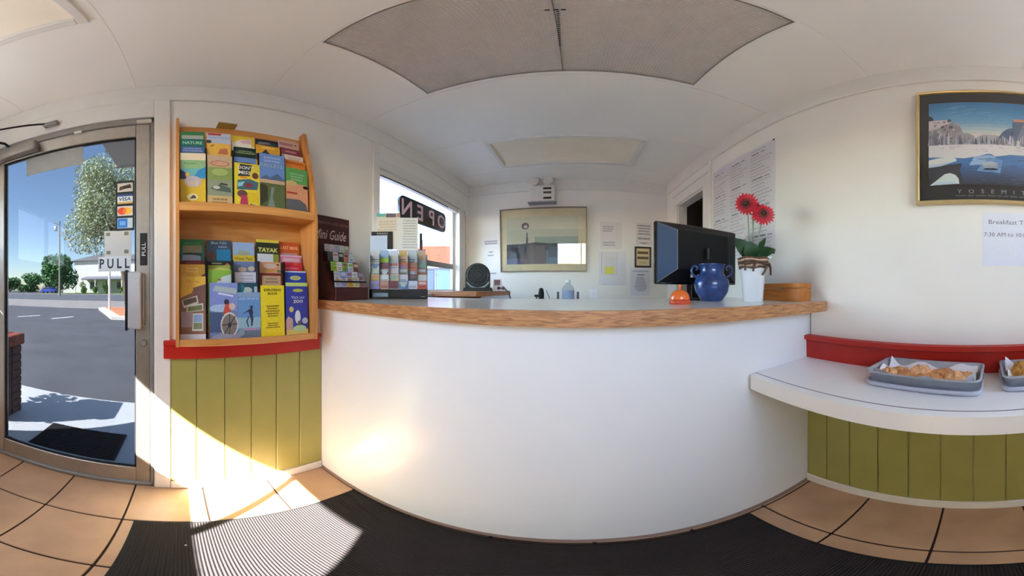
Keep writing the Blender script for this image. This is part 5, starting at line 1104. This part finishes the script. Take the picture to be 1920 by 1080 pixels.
# house across the street
ho = thing('house', 'white two storey house with a grey porch roof across the street', 'house', (-62, -23.2, .02))
t = MB(); t.box(-74, -27.7, 0, -63.5, -6, 8.6, M_stucco); child('wall', t, ho)
t = MB(); t.prism([(-29.2, 8.6), (-4, 8.6), (-16.7, 10.8)], 'x', -75, -62.8, M_roof); child('roof', t, ho)
t = MB(); t.prism([(-63.5, 4.4), (-59.6, 3.7), (-59.6, 3.4), (-63.5, 3.4)], 'y', -24.2, -6, M_roof); child('porch_roof', t, ho)
for y in (-24.0, -20.6, -17.2, -13.8):
    t = MB(); t.box(-59.95, y, 0, -59.7, y+.22, 3.4, M_stucco); child('porch_post', t, ho)
for y, w_ in ((-23.2, 2.0), (-19.4, 2.0), (-15.8, 2.2)):
    t = MB(); t.box(-63.5, y-.15, .9, -63.38, y+w_+.15, 3.0, M_trim); f_ = child('window_frame', t, ho)
    t = MB(); t.box(-63.38, y, 1.05, -63.34, y+w_, 2.85, mat('dark_window', (48, 60, 74), .1)); q2 = t.build('window_pane', f_); q2.data.transform(Matrix.Translation(-Vector(ho.location)))
t = MB(); t.box(-58.2, -28.4, 0, -57.9, -25.0, 2.6, M_stucco); single('garden_wall', t, 'white garden wall left of the house', 'wall', (-58, -26.7, .02))
for i, (x, y, s_, l_) in enumerate(((-56, -22.1, 1.6, 'dark shrub at the left corner of the house'), (-56, -19.2, 1.3, 'bright round shrub in front of the porch'), (-56, -16.4, 1.5, 'round shrub right of the bright one'), (-56, -12.9, .9, 'smallest shrub on the right of the lawn'))):
    tree('shrub', x, y, s_, (0, 0, s_*.75, s_*.8, s_*.8), l_, [(86, 128, 40), (110, 150, 52), (60, 96, 40)], 700, .16, 30+i, .05, 4, .02, 'shrub')
up = thing('utility_pole', 'wooden utility pole with a street lamp across the asphalt', 'pole', (-34, -17.3, -.06))
t = MB(); t.tube([(0, 0, 0), (0, 0, 11.6)], [.16, .11], mat('pole_wood', (150, 140, 128), .9), 10); t.build('pole', up)
t = MB(); t.tube([(0, 0, 11.0), (.3, -.9, 11.4)], .05, M_alu_d); t.box(-.2, -.9, 10.1, .2, -.4, 10.9, M_alu, .1, 2); t.build('lamp_arm', up)
t = MB(); t.tube([(.0, -.5, 9.4), (.0, .9, 9.2)], .05, M_alu_d); t.build('cross_arm', up)
cb = thing('parked_car', 'bright blue car parked far across the street', 'car', (-54, -30.2, .0), R(80))
M_cb = mat('car_blue', (36, 66, 176), .25, coat=.5)
t = MB(); t.prism([(-2.1, .35), (2.1, .35), (2.15, .8), (1.2, .95), (.7, 1.45), (-1.0, 1.5), (-1.7, 1.0), (-2.1, .9)], 'y', -.85, .85, M_cb); t.build('body', cb)
t = MB(); t.prism([(.6, 1.0), (1.05, 1.0), (.66, 1.38), (-.95, 1.42), (-1.4, 1.02)], 'y', -.87, .87, mat('car_glass', (30, 40, 52), .1)); t.build('windows', cb)
for x in (-1.35, 1.35):
    for y in (-.8, .8):
        t = MB(); t.X = Matrix.Translation((x, y, .33)) @ Matrix.Rotation(R(90), 4, 'X'); t.lathe([(.2, -.1), (.33, -.09), (.33, .09), (.2, .1)], (0, 0, 0), M_rubber, 16); t.build('wheel', cb)
# neighbour's shopfront seen through the back window
sf = thing('shopfront', 'blue panelled shopfront with an orange fascia beyond the back window', 'building', (-4.2, 7.6, -.06), R(28))
t = MB(); t.box(-1.6, 0, 0, 2.2, 3, 2.9, mat('shop_white', (140, 136, 150), .8)); t.build('wall', sf)
t = MB(); t.box(-1.0, -.12, 2.0, 2.0, 0, 2.65, mat('orange_fascia', (176, 70, 30), .6)); t.box(-1.0, -.13, 1.90, 2.0, 0, 2.0, M_stucco); t.build('fascia', sf)
for i in range(5):
    t = MB(); x = -.95+.55*i; t.box(x, -.05, .1, x+.48, .0, 1.85, mat('shop_blue_%d' % (i % 2), ((58, 74, 100), (92, 116, 146))[i % 2], .3), .02); t.build('panel', sf)

tree('potted_shrub', -1.42, -2.05, 1.3, (0, 0, .98, .34, .30), 'small leafy shrub outside the front corner beside the brick pillar', [(70, 104, 48), (96, 130, 62)], 420, .05, 77, .025, 5, -.012, 'shrub')
